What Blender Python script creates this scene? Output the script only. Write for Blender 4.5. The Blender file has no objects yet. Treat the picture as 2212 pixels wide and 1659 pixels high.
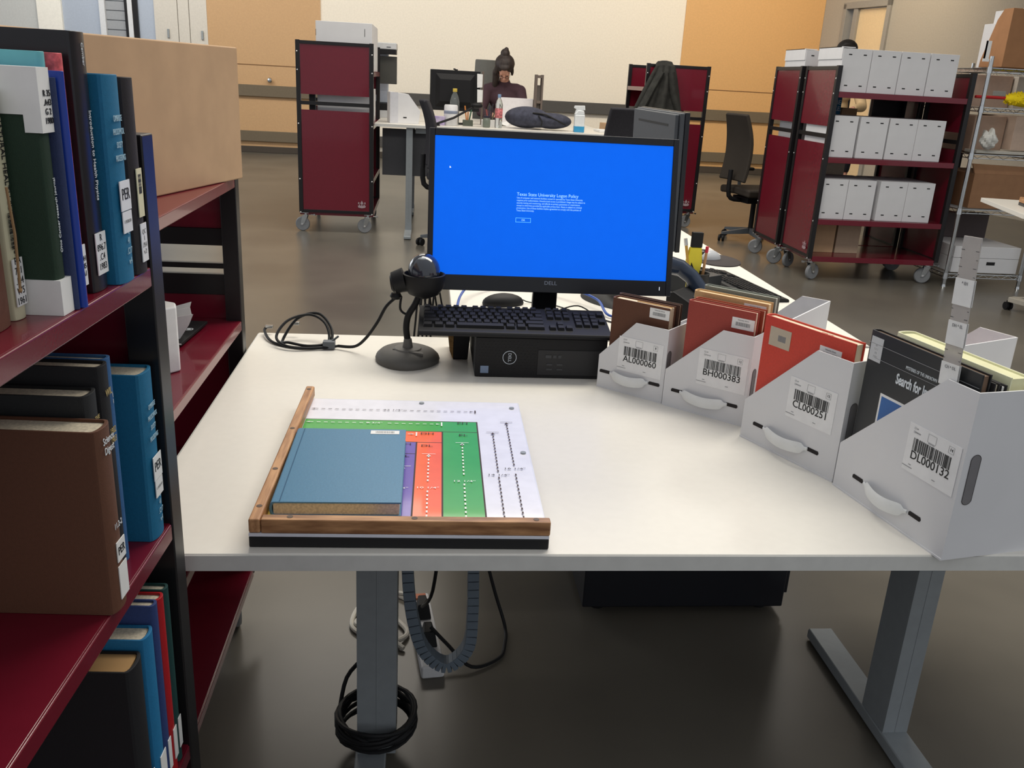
import bpy, bmesh, math, random
from mathutils import Vector, Matrix
import numpy as np
random.seed(7)
S = bpy.context.scene
COL = S.collection
# ------------------------------------------------------------------ camera
F_PX, PITCH, ROLL, YAW, CAMZ = 1912.0, .33093, .05515, .10582, 1.36
fw = Vector((math.sin(YAW)*math.cos(PITCH), math.cos(YAW)*math.cos(PITCH), -math.sin(PITCH)))
r0 = Vector((math.cos(YAW), -math.sin(YAW), 0)); u0 = r0.cross(fw)
rr = r0*math.cos(ROLL)+u0*math.sin(ROLL); uu = -r0*math.sin(ROLL)+u0*math.cos(ROLL)
cam = bpy.data.cameras.new('camera'); camo = bpy.data.objects.new('camera', cam); COL.objects.link(camo)
cam.sensor_width = 36; cam.lens = F_PX/2212*36; cam.clip_start = .02; cam.clip_end = 60
m = Matrix.Identity(4)
for i in range(3):
    m[i][0], m[i][1], m[i][2] = rr[i], uu[i], -fw[i]
m[2][3] = CAMZ
camo.matrix_world = m
S.camera = camo
# ------------------------------------------------------------------ light and exposure
vs = S.view_settings
S.display_settings.display_device = 'sRGB'
vs.view_transform = 'Standard'; vs.look = 'None'; vs.gamma = 1; vs.use_curve_mapping = False; vs.exposure = 0.0
def lin(c):
    c = c/255.0
    return c/12.92 if c <= .04045 else ((c+.055)/1.055)**2.4
def L3(c): return (lin(c[0]), lin(c[1]), lin(c[2]), 1)
W = bpy.data.worlds.new('world'); S.world = W; W.use_nodes = True
bgn = W.node_tree.nodes['Background']; bgn.inputs[0].default_value = (.93, .96, 1, 1); bgn.inputs[1].default_value = .56
def area(name, loc, target, sx, sy, power, col):
    l = bpy.data.lights.new(name, 'AREA'); l.shape = 'RECTANGLE'; l.size = sx; l.size_y = sy; l.energy = power; l.color = col
    o = bpy.data.objects.new(name, l); COL.objects.link(o); o.location = loc
    o.rotation_euler = (Vector(target)-Vector(loc)).to_track_quat('-Z', 'Y').to_euler()
    return o
area('desk_ceiling_lamp', (1.0, 3.3, 3.9), (1.0, 2.6, 0), 3.2, 1.2, 140, (1, .94, .83))
area('aisle_ceiling_lamp', (1.0, 7.2, 4.1), (1.0, 7.4, 0), 5.0, 1.5, 150, (1, .93, .83))
area('back_wall_washer', (1.2, 12.0, 4.1), (1.2, 15.4, 1.2), 9.0, 1.0, 215, (1, .94, .84))
area('right_wall_warm_lamp', (5.6, 12.2, 4.1), (5.4, 15.4, 1.6), 1.6, 1.0, 60, (1, .80, .52))
area('left_window_daylight', (-5.2, 9.0, 2.6), (0, 8.0, .8), 4.0, 2.4, 90, (.90, .95, 1))
area('left_corner_fill', (-4.9, 12.6, 4.1), (-5.0, 15.4, 1.9), 2.6, 1.0, 95, (1, .98, .93))  # added fill that brightens the far left wall, no fixture there

# ------------------------------------------------------------------ helpers
MATS = {}
def mat(name, c, rough=.5, metal=0, noise=0, nscale=40, bump=0, bscale=200, emit=0, coat=0, trans=0, spec=.5, c2=None, ior=1.45, stretch=None, alpha=1):
    if name in MATS: return MATS[name]
    M = bpy.data.materials.new(name); M.use_nodes = True; nt = M.node_tree; b = nt.nodes['Principled BSDF']
    b.inputs['Base Color'].default_value = L3(c); b.inputs['Roughness'].default_value = rough; b.inputs['Metallic'].default_value = metal
    b.inputs['Coat Weight'].default_value = coat; b.inputs['Coat Roughness'].default_value = .06
    b.inputs['Specular IOR Level'].default_value = spec; b.inputs['IOR'].default_value = ior
    b.inputs['Transmission Weight'].default_value = trans; b.inputs['Alpha'].default_value = alpha
    if emit: b.inputs['Emission Color'].default_value = L3(c); b.inputs['Emission Strength'].default_value = emit
    tc = nt.nodes.new('ShaderNodeTexCoord'); mp = nt.nodes.new('ShaderNodeMapping'); nt.links.new(tc.outputs['Object'], mp.inputs['Vector'])
    if stretch: mp.inputs['Scale'].default_value = stretch
    n = nt.nodes.new('ShaderNodeTexNoise'); n.inputs['Scale'].default_value = nscale; n.inputs['Detail'].default_value = 4
    nt.links.new(mp.outputs[0], n.inputs['Vector'])
    k = noise if noise else .03
    mx = nt.nodes.new('ShaderNodeMix'); mx.data_type = 'RGBA'
    a = L3(c); d = L3(c2) if c2 else tuple(v*(1-k) for v in a[:3])+(1,)
    mx.inputs[6].default_value = tuple(min(1, v*(1+(0 if c2 else k))) for v in a[:3])+(1,); mx.inputs[7].default_value = d
    rp = nt.nodes.new('ShaderNodeValToRGB'); rp.color_ramp.elements[0].position = .35; rp.color_ramp.elements[1].position = .65
    nt.links.new(n.outputs[0], rp.inputs[0]); nt.links.new(rp.outputs[0], mx.inputs[0]); nt.links.new(mx.outputs[2], b.inputs['Base Color'])
    if bump:
        n2 = nt.nodes.new('ShaderNodeTexNoise'); n2.inputs['Scale'].default_value = bscale; nt.links.new(mp.outputs[0], n2.inputs['Vector'])
        bp = nt.nodes.new('ShaderNodeBump'); bp.inputs['Strength'].default_value = bump; bp.inputs['Distance'].default_value = .002
        nt.links.new(n2.outputs[0], bp.inputs['Height']); nt.links.new(bp.outputs[0], b.inputs['Normal'])
    MATS[name] = M
    return M

class MB:
    def __init__(s, M=None): s.b = bmesh.new(); s.M = M or Matrix.Identity(4); s.mi = 0
    def v(s, p): return s.b.verts.new(s.M @ Vector(p))
    def f(s, vs_):
        try:
            f = s.b.faces.new(vs_); f.material_index = s.mi; return f
        except ValueError: return None
    def box(s, a, b):
        x0, x1 = sorted((a[0], b[0])); y0, y1 = sorted((a[1], b[1])); z0, z1 = sorted((a[2], b[2]))
        q = [s.v(p) for p in ((x0,y0,z0),(x1,y0,z0),(x1,y1,z0),(x0,y1,z0),(x0,y0,z1),(x1,y0,z1),(x1,y1,z1),(x0,y1,z1))]
        for i in ((0,3,2,1),(4,5,6,7),(0,1,5,4),(1,2,6,5),(2,3,7,6),(3,0,4,7)): s.f([q[j] for j in i])
        return s
    def prism(s, pts, a, b, plane='xy'):
        def P(p, h): return {'xy': (p[0], p[1], h), 'xz': (p[0], h, p[1]), 'yz': (h, p[0], p[1])}[plane]
        A = [s.v(P(p, a)) for p in pts]; B = [s.v(P(p, b)) for p in pts]; n = len(pts)
        s.f(A[::-1]); s.f(B)
        for i in range(n): s.f([A[i], A[(i+1) % n], B[(i+1) % n], B[i]])
        return s
    def hexa(s, P8):
        q = [s.v(p) for p in P8]
        for i in ((0,3,2,1),(4,5,6,7),(0,1,5,4),(1,2,6,5),(2,3,7,6),(3,0,4,7)): s.f([q[j] for j in i])
        return s
    def ring(s, c, ax, r, n, sy=1.0, ref=None):
        ax = Vector(ax).normalized(); t = Vector(ref) if ref else (Vector((0,0,1)) if abs(ax.z) < .9 else Vector((1,0,0)))
        e1 = ax.cross(t).normalized(); e2 = ax.cross(e1)
        return [s.v(Vector(c)+(e1*math.cos(2*math.pi*i/n)+e2*math.sin(2*math.pi*i/n)*sy)*r) for i in range(n)]
    def bridge(s, A, B):
        n = len(A)
        for i in range(n): s.f([A[i], A[(i+1) % n], B[(i+1) % n], B[i]])
    def cyl(s, p, q, r, r2=None, n=16):
        ax = Vector(q)-Vector(p); A = s.ring(p, ax, r, n); B = s.ring(q, ax, r if r2 is None else r2, n)
        s.f(A[::-1]); s.f(B); s.bridge(A, B); return s
    def tube(s, pts, r, n=8, closed=False, smooth=0, sy=1.0):
        pts = [Vector(p) for p in pts]
        if smooth: pts = spline(pts, smooth, closed)
        k = len(pts); R = []; up = None
        for i, p in enumerate(pts):
            a = pts[i-1] if (i or closed) else p; b = pts[(i+1) % k] if (i < k-1 or closed) else p
            t = (b-a).normalized()
            if up is None: up = Vector((0,0,1)) if abs(t.z) < .9 else Vector((1,0,0))
            e1 = t.cross(up).normalized(); e2 = e1.cross(t).normalized(); up = e2
            ri = r[i] if isinstance(r, (list, tuple)) and len(r) == k else (r if not isinstance(r, (list, tuple)) else r[0])
            R.append([s.v(p+(e1*math.cos(2*math.pi*j/n)+e2*math.sin(2*math.pi*j/n)*sy)*ri) for j in range(n)])
        for i in range(k-1): s.bridge(R[i], R[i+1])
        if closed: s.bridge(R[-1], R[0])
        else: s.f(R[0][::-1]); s.f(R[-1])
        return s
    def lathe(s, prof, c=(0,0,0), n=24):
        R = []
        for r, z in prof:
            R.append([s.v((c[0]+r*math.cos(2*math.pi*j/n), c[1]+r*math.sin(2*math.pi*j/n), c[2]+z)) for j in range(n)])
        for i in range(len(R)-1): s.bridge(R[i], R[i+1])
        s.f(R[0][::-1]); s.f(R[-1]); return s
    def ell(s, c, r, nu=16, nv=10):
        c = Vector(c); R = []
        for i in range(1, nv):
            ph = math.pi*i/nv
            R.append([s.v(c+Vector((r[0]*math.sin(ph)*math.cos(2*math.pi*j/nu), r[1]*math.sin(ph)*math.sin(2*math.pi*j/nu), r[2]*math.cos(ph)))) for j in range(nu)])
        for i in range(len(R)-1): s.bridge(R[i+1], R[i])
        t = s.v(c+Vector((0,0,r[2]))); b = s.v(c-Vector((0,0,r[2])))
        for j in range(nu):
            s.f([t, R[0][j], R[0][(j+1) % nu]]); s.f([b, R[-1][(j+1) % nu], R[-1][j]])
        return s
    def cap(s, p, q, r1, r2):      # tapered limb with round ends
        s.cyl(p, q, r1, r2, 14); s.ell(p, (r1,)*3, 14, 8); s.ell(q, (r2,)*3, 14, 8); return s
    def surf(s, fn, nu, nv, th=0):
        G = [[s.v(fn(i/nu, j/nv)) for j in range(nv+1)] for i in range(nu+1)]
        for i in range(nu):
            for j in range(nv): s.f([G[i][j], G[i+1][j], G[i+1][j+1], G[i][j+1]])
        return s

def spline(pts, k, closed=False):
    out = []; n = len(pts); rng = n if closed else n-1
    for i in range(rng):
        p0 = pts[(i-1) % n] if (closed or i) else pts[0]; p1 = pts[i]; p2 = pts[(i+1) % n]; p3 = pts[(i+2) % n] if (closed or i+2 < n) else pts[-1]
        for j in range(k):
            t = j/k
            out.append(.5*((2*p1)+(p2-p0)*t+(2*p0-5*p1+4*p2-p3)*t*t+(3*p1-p0-3*p2+p3)*t**3))
    if not closed: out.append(pts[-1])
    return out

def obj(name, mb, m_, parent=None, bevel=0, smooth=True, seg=2, ang=.7, solid=0, remesh=0):
    me = bpy.data.meshes.new(name); bmesh.ops.recalc_face_normals(mb.b, faces=mb.b.faces[:]); mb.b.to_mesh(me); mb.b.free()
    for x in (m_ if isinstance(m_, list) else [m_]): me.materials.append(x)
    o = bpy.data.objects.new(name, me); COL.objects.link(o)
    if parent: o.parent = parent
    if smooth:
        me.shade_smooth()
        if not remesh: me.set_sharp_from_angle(angle=ang)
    if remesh:
        r = o.modifiers.new('r', 'REMESH'); r.mode = 'VOXEL'; r.voxel_size = remesh; r.use_smooth_shade = True
        q = o.modifiers.new('s', 'SMOOTH'); q.factor = .5; q.iterations = 6
    if solid:
        q = o.modifiers.new('t', 'SOLIDIFY'); q.thickness = solid; q.offset = 0
    if bevel:
        b = o.modifiers.new('b', 'BEVEL'); b.width = bevel; b.segments = seg; b.limit_method = 'ANGLE'; b.angle_limit = .6; b.harden_normals = True
    return o
def tag(o, label, cat, group=None):
    o['label'] = label; o['category'] = cat
    if group: o['group'] = group
    return o
def thing(name, label, cat, loc=(0,0,0), rz=0, group=None):
    o = bpy.data.objects.new(name, None); COL.objects.link(o); o.empty_display_size = .05
    o.location = loc; o.rotation_euler = (0, 0, rz); return tag(o, label, cat, group)
def struct(name, mb, m_, parent=None, **k):
    o = obj(name, mb, m_, parent, **k)
    if not parent: o['kind'] = 'structure'
    return o
def lab(o, s): o['label'] = s; return o
def kids(o): return [c for c in bpy.data.objects if c.parent == o]
def dup(root, loc, rz, label, group=None):
    def cp(o, par):
        c = o.copy(); COL.objects.link(c); c.parent = par
        for ch in kids(o): cp(ch, c)
        return c
    src = kids(root); r = root.copy(); COL.objects.link(r); r.location = loc; r.rotation_euler = (0, 0, rz); r['label'] = label
    if group: r['group'] = group
    for ch in src: cp(ch, r)
    return r
def FR(o, x, y):
    x = Vector(x).normalized(); y = Vector(y).normalized(); z = x.cross(y); M_ = Matrix.Identity(4)
    for i in range(3): M_[i][0], M_[i][1], M_[i][2], M_[i][3] = x[i], y[i], z[i], o[i]
    return M_
FACE = lambda o: FR(o, (1,0,0), (0,0,1))            # lettering on a plane that faces local -Y
def text(s, size, M_, m_, parent, name='lettering', align='CENTER', sx=1, ex=.0002, space=1, line=1, bold=0):
    c = bpy.data.curves.new(name, 'FONT'); c.body = s; c.size = size; c.align_x = align; c.align_y = 'CENTER'; c.extrude = ex; c.space_character = space
    c.resolution_u = 3; c.space_line = line; c.offset = bold
    t = bpy.data.objects.new('tmp', c); COL.objects.link(t)
    me = bpy.data.meshes.new_from_object(t.evaluated_get(bpy.context.evaluated_depsgraph_get())) if False else bpy.data.meshes.new_from_object(t)
    bpy.data.objects.remove(t)
    me.transform(M_ @ Matrix.Diagonal((sx, 1, 1, 1))); me.materials.clear(); me.materials.append(m_)
    o = bpy.data.objects.new(name, me); COL.objects.link(o); o.parent = parent
    return o
def bars(M_, w, h, m_, parent, seed=1, name='barcode', n=34):
    rnd = random.Random(seed); b = MB(M_); x = -w/2
    ws = [rnd.choice((1,1,2,3)) for _ in range(n*2)]; t = sum(ws)
    for i, k in enumerate(ws):
        d = w*k/t
        if i % 2 == 0: b.box((x, -h/2, 0), (x+d, h/2, .0002))
        x += d
    return obj(name, b, m_, parent, smooth=False)
def ray(x, y): return fw*F_PX+rr*(x-1106)-uu*(y-829.5)
def Yp(x, y, Y): d = ray(x, y); return Vector((0,0,CAMZ))+d*(Y/d.y)
def Zp(x, y, z): d = ray(x, y); return Vector((0,0,CAMZ))+d*((z-CAMZ)/d.z)

# ------------------------------------------------------------------ materials
m_floor = mat('polished_concrete', (108,103,94), .28, noise=.25, nscale=1.3, c2=(92,88,81), bump=.02, bscale=60)
m_top = mat('white_laminate', (228,224,215), .32, noise=.01, nscale=60)
m_edge = mat('grey_edge_band', (208,208,204), .45)
m_steel = mat('silver_grey_steel', (148,154,158), .42, metal=.1)
m_red = mat('maroon_enamel', (108,18,37), .27, coat=.3, bump=.05, bscale=300)
m_blk = mat('black_enamel', (26,24,26), .33)
m_blkpl = mat('black_plastic', (26,26,28), .55, spec=.3, bump=.05, bscale=900)
m_blkgl = mat('black_gloss_plastic', (18,20,26), .22)
m_grypl = mat('grey_plastic', (92,97,103), .5)
m_wht = mat('white_board', (219,219,221), .7, noise=.02, nscale=8)
m_whtin = mat('white_board_inner', (212,210,210), .75)
m_crd = mat('brown_cardboard', (186,153,119), .8, noise=.05, nscale=14)
m_crd2 = mat('dark_cardboard', (146,108,78), .8, noise=.06, nscale=14)
m_paper = mat('paper', (232,232,230), .7)
m_page = mat('page_edges', (214,203,180), .85, noise=.14, nscale=300, stretch=(1, 1, 12))
m_ink = mat('black_ink', (28,28,30), .6)
m_greyink = mat('grey_ink', (150,150,152), .7)
m_wink = mat('white_ink', (222,228,232), .6)
m_sticker = mat('white_sticker', (236,236,234), .4)
m_screw = mat('bright_screw', (225,225,225), .3, metal=.6)
m_chrome = mat('chrome', (200,203,205), .2, metal=1)
m_tyre = mat('grey_wheel', (128,130,133), .5)
m_wood = mat('stained_oak', (196,148,104), .45, nscale=9, c2=(150,104,68), stretch=(14, 1.4, 14), bump=.08, bscale=120)
m_fab = mat('charcoal_fabric', (46,45,50), .9, noise=.1, nscale=80, bump=.2)
m_tan = mat('tan_wall_paint', (198,160,118), .6)
m_cream = mat('cream_wall_paint', (236,228,214), .7)
m_grywall = mat('grey_wall_paint', (172,164,152), .7)
m_rail = mat('grey_brown_rail', (110,98,80), .6)
m_trp = mat('clear_plastic', (225,232,232), .05, trans=.9, ior=1.3)
# ================================================================== SETTING
WY = 15.45
b = MB(); b.box((-9, -3, -.1), (11, 16, 0)); struct('floor', b, m_floor, smooth=False)
b = MB(); b.box((-9, 4.4, 4.3), (11, 16, 4.4)); struct('ceiling', b, mat('ceiling_white', (214,214,210), .8), smooth=False)
b = MB(); b.box((-1.745, WY, 0), (4.17, WY+.1, 4.3)); struct('wall_back', b, m_cream, smooth=False)
b = MB(); b.box((-3.505, WY-.02, 0), (-1.745, WY+.1, 4.3)); struct('wall_back_left', b, m_tan, smooth=False)
b = MB(); b.box((4.17, WY-.02, 0), (6.52, WY+.1, 4.3)); struct('wall_back_right', b, mat('ochre_wall_paint', (214,168,112), .6), smooth=False)
def seg(n, x0, x1, m_, dy=0):
    b = MB(); b.box((x0, WY-dy, 0), (x1, WY+.1, 4.3)); return struct(n, b, m_, smooth=False)
seg('wall_left_corner', -9, -6.05, mat('pale_grey_paint', (205,206,204), .7))
seg('wall_left_pier', -6.05, -5.69, mat('bright_cream_paint', (250,246,236), .6), .06)
seg('wall_left_panel', -5.69, -5.127, mat('blue_grey_paint', (178,188,204), .6))
seg('trim_1', -5.127, -5.043, mat('white_trim_paint', (222,224,228), .5), .05)
b = MB(); b.box((-5.043, WY+.02, 0), (-4.749, WY+.1, 4.3))
for k in range(30): b.box((-5.043, WY+.0, .1+k*.14), (-4.749, WY+.03, .225+k*.14))
struct('wall_left_louvre', b, mat('slatted_grey', (160,163,168), .6), smooth=False)
seg('trim_2', -4.749, -4.70, m_blk, .04); seg('trim_3', -4.70, -4.63, mat('white_trim_paint', (222,224,228), .5), .06); seg('trim_4', -4.63, -4.552, m_blk, .04)
seg('wall_left_door_bay', -4.552, -4.306, mat('blue_grey_paint', (178,188,204), .6))
b = MB()
for x0, x1 in ((-4.306, -3.955), (-3.945, -3.78), (-3.77, -3.505)): b.box((x0, WY-.03, 0), (x1, WY+.1, 4.3))
cup = struct('door_1', b, mat('cream_door_paint', (212,206,196), .55), smooth=False)
for x in (-4.12, -3.60):
    b = MB(); b.box((x, WY-.06, 1.70), (x+.03, WY-.03, 1.83)); obj('door_pull', b, m_steel, cup, bevel=.004)
# rails and baseboards on the back wall
def rail(n, x0, x1, z0, z1, m_=m_rail, d=.05, bev=.006):
    b = MB(); b.box((x0, WY-.02-d, z0), (x1, WY-.02, z1)); return struct(n, b, m_, bevel=bev, smooth=False)
rail('trim_5', -3.5, -1.745, .885, 1.062); rail('trim_6', -3.5, -1.745, .18, .345); rail('baseboard_left', -3.5, -1.745, 0, .10, mat('dark_base', (70,62,54), .6), .02)
rail('trim_7', 4.17, 6.5, .875, 1.052); rail('trim_8', 4.17, 6.5, .19, .352); rail('baseboard_right', 4.17, 6.5, 0, .11, mat('dark_base', (70,62,54), .6), .02)
rail('trim_9', -1.745, 4.17, .88, 1.06, mat('slate_rail', (78,76,74), .6)); rail('trim_10', -1.745, 4.17, .185, .35, mat('slate_rail', (78,76,74), .6)); rail('baseboard_back', -1.745, 4.17, 0, .105, mat('dark_base', (70,62,54), .6), .02)
rail('trim_11', -3.5, -1.745, 1.362, 1.374, mat('groove_brown', (120,84,52), .7), .004, 0); rail('trim_12', 4.17, 6.5, 1.364, 1.376, mat('groove_brown', (120,84,52), .7), .004, 0)
b = MB(); p = Yp(583, 173, WY-.05); b.lathe([(.0,0),(.012,0),(.012,.03),(.035,.04),(.04,.06),(.028,.08),(0,.085)]); k = obj('cabinet_knob', b, m_chrome); k.location = (p.x, WY-.02, p.z); k.rotation_euler = (math.pi/2, 0, 0)
tag(k, 'round metal knob on the tan wall left of the burgundy cart', 'knob')
# right wall, slanted, with the grey door frame
a12 = math.radians(12)
wr = bpy.data.objects.new('wall_right', None); COL.objects.link(wr); wr['kind'] = 'structure'; wr.location = (6.52, WY, 0); wr.rotation_euler = (0, 0, math.atan2(-math.cos(a12), math.sin(a12)))
# local +X runs along the wall towards the camera, local +Y points out of the room... (left of travel = -? ) kept thin both sides
b = MB(); b.box((0, -.0, 0), (.56, .12, 4.3)); b.box((1.66, 0, 0), (12, .12, 4.3)); b.box((.56, 0, 2.78), (1.66, .12, 4.3)); obj('wall_panel', b, m_grywall, wr, smooth=False)
b = MB(); b.box((.56, -.04, 0), (.64, .12, 2.78)); b.box((1.60, -.04, 0), (1.68, .12, 2.78)); b.box((.56, -.04, 2.70), (1.68, .12, 2.80)); b.box((.80, -.02, 0), (.90, .1, 2.7)); obj('door_frame', b, mat('grey_door_frame', (150,146,140), .5), wr, bevel=.005, smooth=False)
b = MB(); b.box((.90, .03, .02), (1.60, .08, 2.69)); obj('door_leaf', b, mat('cream_door', (226,200,160), .6), wr, smooth=False)

# ================================================================== DESKS
def desk(name, label, loc, rz, Wd, D, h, cols, group=None, colw=(.056, .098)):
    t = thing(name, label, 'desk', loc, rz, group)
    b = MB(); b.mi = 0; b.box((0, 0, h-.026), (Wd, D, h)); 
    tp = obj('desktop', b, m_top, t, bevel=.003, smooth=False)
    b = MB(); b.box((.0, -.0012, h-.0255), (Wd, 0, h-.0022)); b.box((-.0012, 0, h-.0255), (0, D, h-.0022)); b.box((Wd, 0, h-.0255), (Wd+.0012, D, h-.0022)); obj('edge_band', b, m_edge, tp, smooth=False)
    for cc in cols:
        cx, cy = cc[:2]; colw = ((cc[2] if len(cc) > 2 else .056), .098)
        b = MB(); b.box((cx, cy, .035), (cx+colw[0], cy+colw[1], h-.026)); b.box((cx+colw[0]*.5-.0008, cy-.0008, .036), (cx+colw[0]*.5+.0008, cy, h-.03)); lg = obj('leg', b, m_steel, t, bevel=.006, smooth=False)
        b = MB(); y0 = cy+.049+.35; b.prism([(cy+.049-.36, .006), (cy+.049-.36, .026), (cy+.049-.345, .035), (y0-.005, .035), (y0, .026), (y0, .006)], cx-.004, cx+.058, 'yz'); obj('foot', b, m_steel, t, bevel=.003, smooth=False)
        b = MB()
        for yy in (cy-.28, cy+.37): b.cyl((cx+.028, yy, 0), (cx+.028, yy, .008), .018, n=14)
        obj('glide', b, m_blkpl, t)
    x0 = min(c[0] for c in cols); x1 = max(c[0] for c in cols)
    b = MB(); b.box((x0+.078, cols[0][1]+.05, h-.075), (x1, cols[0][1]+.095, h-.028)); obj('crossbar', b, m_steel, t, bevel=.003, smooth=False)
    return t
DZ = .735
D1 = desk('sit_stand_desk', 'white topped desk in the foreground on silver grey T shaped legs', (-.408, 1.082, 0), 0, 1.852, 1.08, DZ, [(.289, .406, .078), (1.437, .438, .057)])
D2 = desk('sit_stand_desk', 'second white topped desk behind the blue screen, at right angles to the nearest', (1.19, 2.185, 0), math.pi/2, 1.9, 1.115, DZ, [(.75, .45), (1.6, .45)])
D3 = desk('sit_stand_desk', 'raised white topped desk at the back where the person works', (-.46, 7.98, 0), 0, 2.1, 1.0, .945, [(.27, .03), (1.75, .03)])
D4 = desk('sit_stand_desk', 'raised white topped desk at the back, its far half beyond the jacket and bottles', (-.64, 9.0, 0), 0, 2.28, .8, .945, [(.45, .4), (1.93, .4)])
b = MB(); b.box((-.40, 8.12, .50), (1.5, 8.14, .90)); o = obj('modesty_screen', b, mat('dark_grey_screen', (72,72,76), .7), smooth=False); tag(o, 'dark grey privacy screen hanging under the raised desk at the back', 'screen')
# pedestal under desk 2
t = thing('pedestal_cabinet', 'black drawer pedestal on the floor under the second desk', 'cabinet', (.44, 2.035, 0))
b = MB(); b.box((0, 0, .022), (.56, .42, .62)); obj('body', b, mat('navy_black_metal', (26,27,34), .35), t, bevel=.004, smooth=False)
[obj('castor', MB().cyl((x, y, 0), (x, y, .022), .022, n=12), m_blkpl, t) for x in (.05, .51) for y in (.05, .37)]
for k in range(3):
    b = MB(); b.box((.562, .01, .06+k*.185), (.572, .41, .06+k*.185+.178)); d = obj('drawer', b, mat('navy_black_metal', (26,27,34), .35), t, bevel=.002, smooth=False)
    b = MB(); b.box((.572, .14, .19+k*.185), (.582, .28, .205+k*.185)); obj('handle', b, m_steel, d, smooth=False)

# cable spine under the desk, power strip, cords, coil
b = MB(); P_ = [(-.022, 1.5, .70), (-.022, 1.5, .56), (-.022, 1.5, .46), (-.012, 1.5, .36), (.012, 1.5, .28), (.058, 1.5, .243), (.10, 1.5, .285), (.106, 1.5, .37), (.104, 1.5, .46), (.104, 1.5, .56), (.104, 1.5, .70)]
sp = spline([Vector(p) for p in P_], 5); 
sp2 = [sp[i] for i in range(len(sp))]
for i in range(len(sp2)-1):
    a, c = sp2[i], sp2[i+1]; d = (c-a).normalized(); n_ = Vector((-d.z, 0, d.x)) 
    A = a+d*.0008; Cc = c-d*.0008
    q = [A-n_*.011+Vector((0,-.015,0)), A+n_*.011+Vector((0,-.015,0)), A+n_*.011+Vector((0,.015,0)), A-n_*.011+Vector((0,.015,0)), Cc-n_*.011+Vector((0,-.015,0)), Cc+n_*.011+Vector((0,-.015,0)), Cc+n_*.011+Vector((0,.015,0)), Cc-n_*.011+Vector((0,.015,0))]
    b.hexa(q)
b.tube([p+Vector((0,.006,0)) for p in sp2], .008, 6)
o = obj('cable_chain', b, mat('blue_grey_plastic', (104,116,128), .5), smooth=False, bevel=.001); tag(o, 'grey segmented cable chain hanging in a U under the desk', 'cable chain')
t = thing('power_strip', 'white power strip lying on the floor behind the hanging cable chain', 'power strip', (.018, 1.93, 0), math.radians(7))
b = MB(); b.box((-.028, -.16, 0), (.028, .16, .035)); obj('housing', b, m_wht, t, bevel=.006)
b = MB(); b.box((-.018, .125, .035), (.018, .148, .041)); lab(obj('switch', b, mat('orange_switch', (180,92,50), .4), t, bevel=.001), 'orange rocker switch')
for k, yy in enumerate((.06, -.06)):
    b = MB(); b.hexa([(-.02, yy-.03, .036), (.02, yy-.03, .036), (.016, yy+.03, .036), (-.016, yy+.03, .036), (-.014, yy-.02, .075), (.014, yy-.02, .075), (.01, yy+.02, .08), (-.01, yy+.02, .08)]); o = obj('plug', b, m_blkpl, bevel=.003); o.location = (.018, 1.93, 0); o.rotation_euler = (0,0,math.radians(7)); tag(o, ['upper','lower'][k]+' black power plug seated in the white power strip', 'plug')
b = MB(); b.tube([Yp(960,1232,1.55)+Vector((0,.2,.02)), Yp(935,1275,1.72), Yp(912,1310,1.86), (.02, 1.97, .09)], .004, 8, smooth=6); o = obj('power_cable', b, m_blkpl); tag(o, 'black power cord dropping from the desk to the upper plug', 'cord')
b = MB(); b.tube([(.03, 1.86, .085), (.07, 1.84, .05), (.13, 1.80, .012), (.20, 1.84, .006), (.22, 1.90, .006), (.225, 1.97, .012), (.19, 2.0, .12), (.13, 2.01, .35), (.10, 2.02, .5), (.09, 2.04, .69)], .0045, 8, smooth=6); o = obj('power_cable', b, m_blkpl); tag(o, 'black power cord sagging from the lower plug to the right across the floor', 'cord')
b = MB(); b.tube([(-.02, 2.10, .02), (-.08, 2.13, .008), (-.15, 2.08, .008), (-.17, 1.98, .008), (-.12, 1.93, .008), (-.05, 1.91, .012), (-.03, 1.96, .008), (-.1, 2.04, .01), (-.16, 1.98, .015), (-.09, 1.925, .020), (-.035, 1.88, .008)], .0065, 8, smooth=7); o = obj('power_cable', b, mat('white_cord', (205,200,190), .5)); tag(o, 'thick white cord looped on the floor beside the power strip', 'cord')
b = MB(); rnd = random.Random(3); pts = []
cxc, cyc = -.083, 1.537
for i in range(9*26):
    a = 2*math.pi*i/26; k = i/26
    pts.append((cxc+(.078+.004*math.sin(k*2.3))*math.cos(a), cyc+(.078+.004*math.cos(k*1.7))*math.sin(a), .057+.042*abs(math.sin(k*1.1+.3))+.012*math.sin(a+k)))
b.tube(pts, .0048, 7); b.tube([(-.163, 1.55, .07), (-.150, 1.61, .13), (-.10, 1.62, .2), (-.09, 1.64, .3), (-.08, 1.7, .5), (-.08, 1.7, .66)], .0045, 7, smooth=5)
o = obj('cable_coil', b, m_blkpl); tag(o, 'black cable coiled around the foot of the left desk leg', 'cable')

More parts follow.
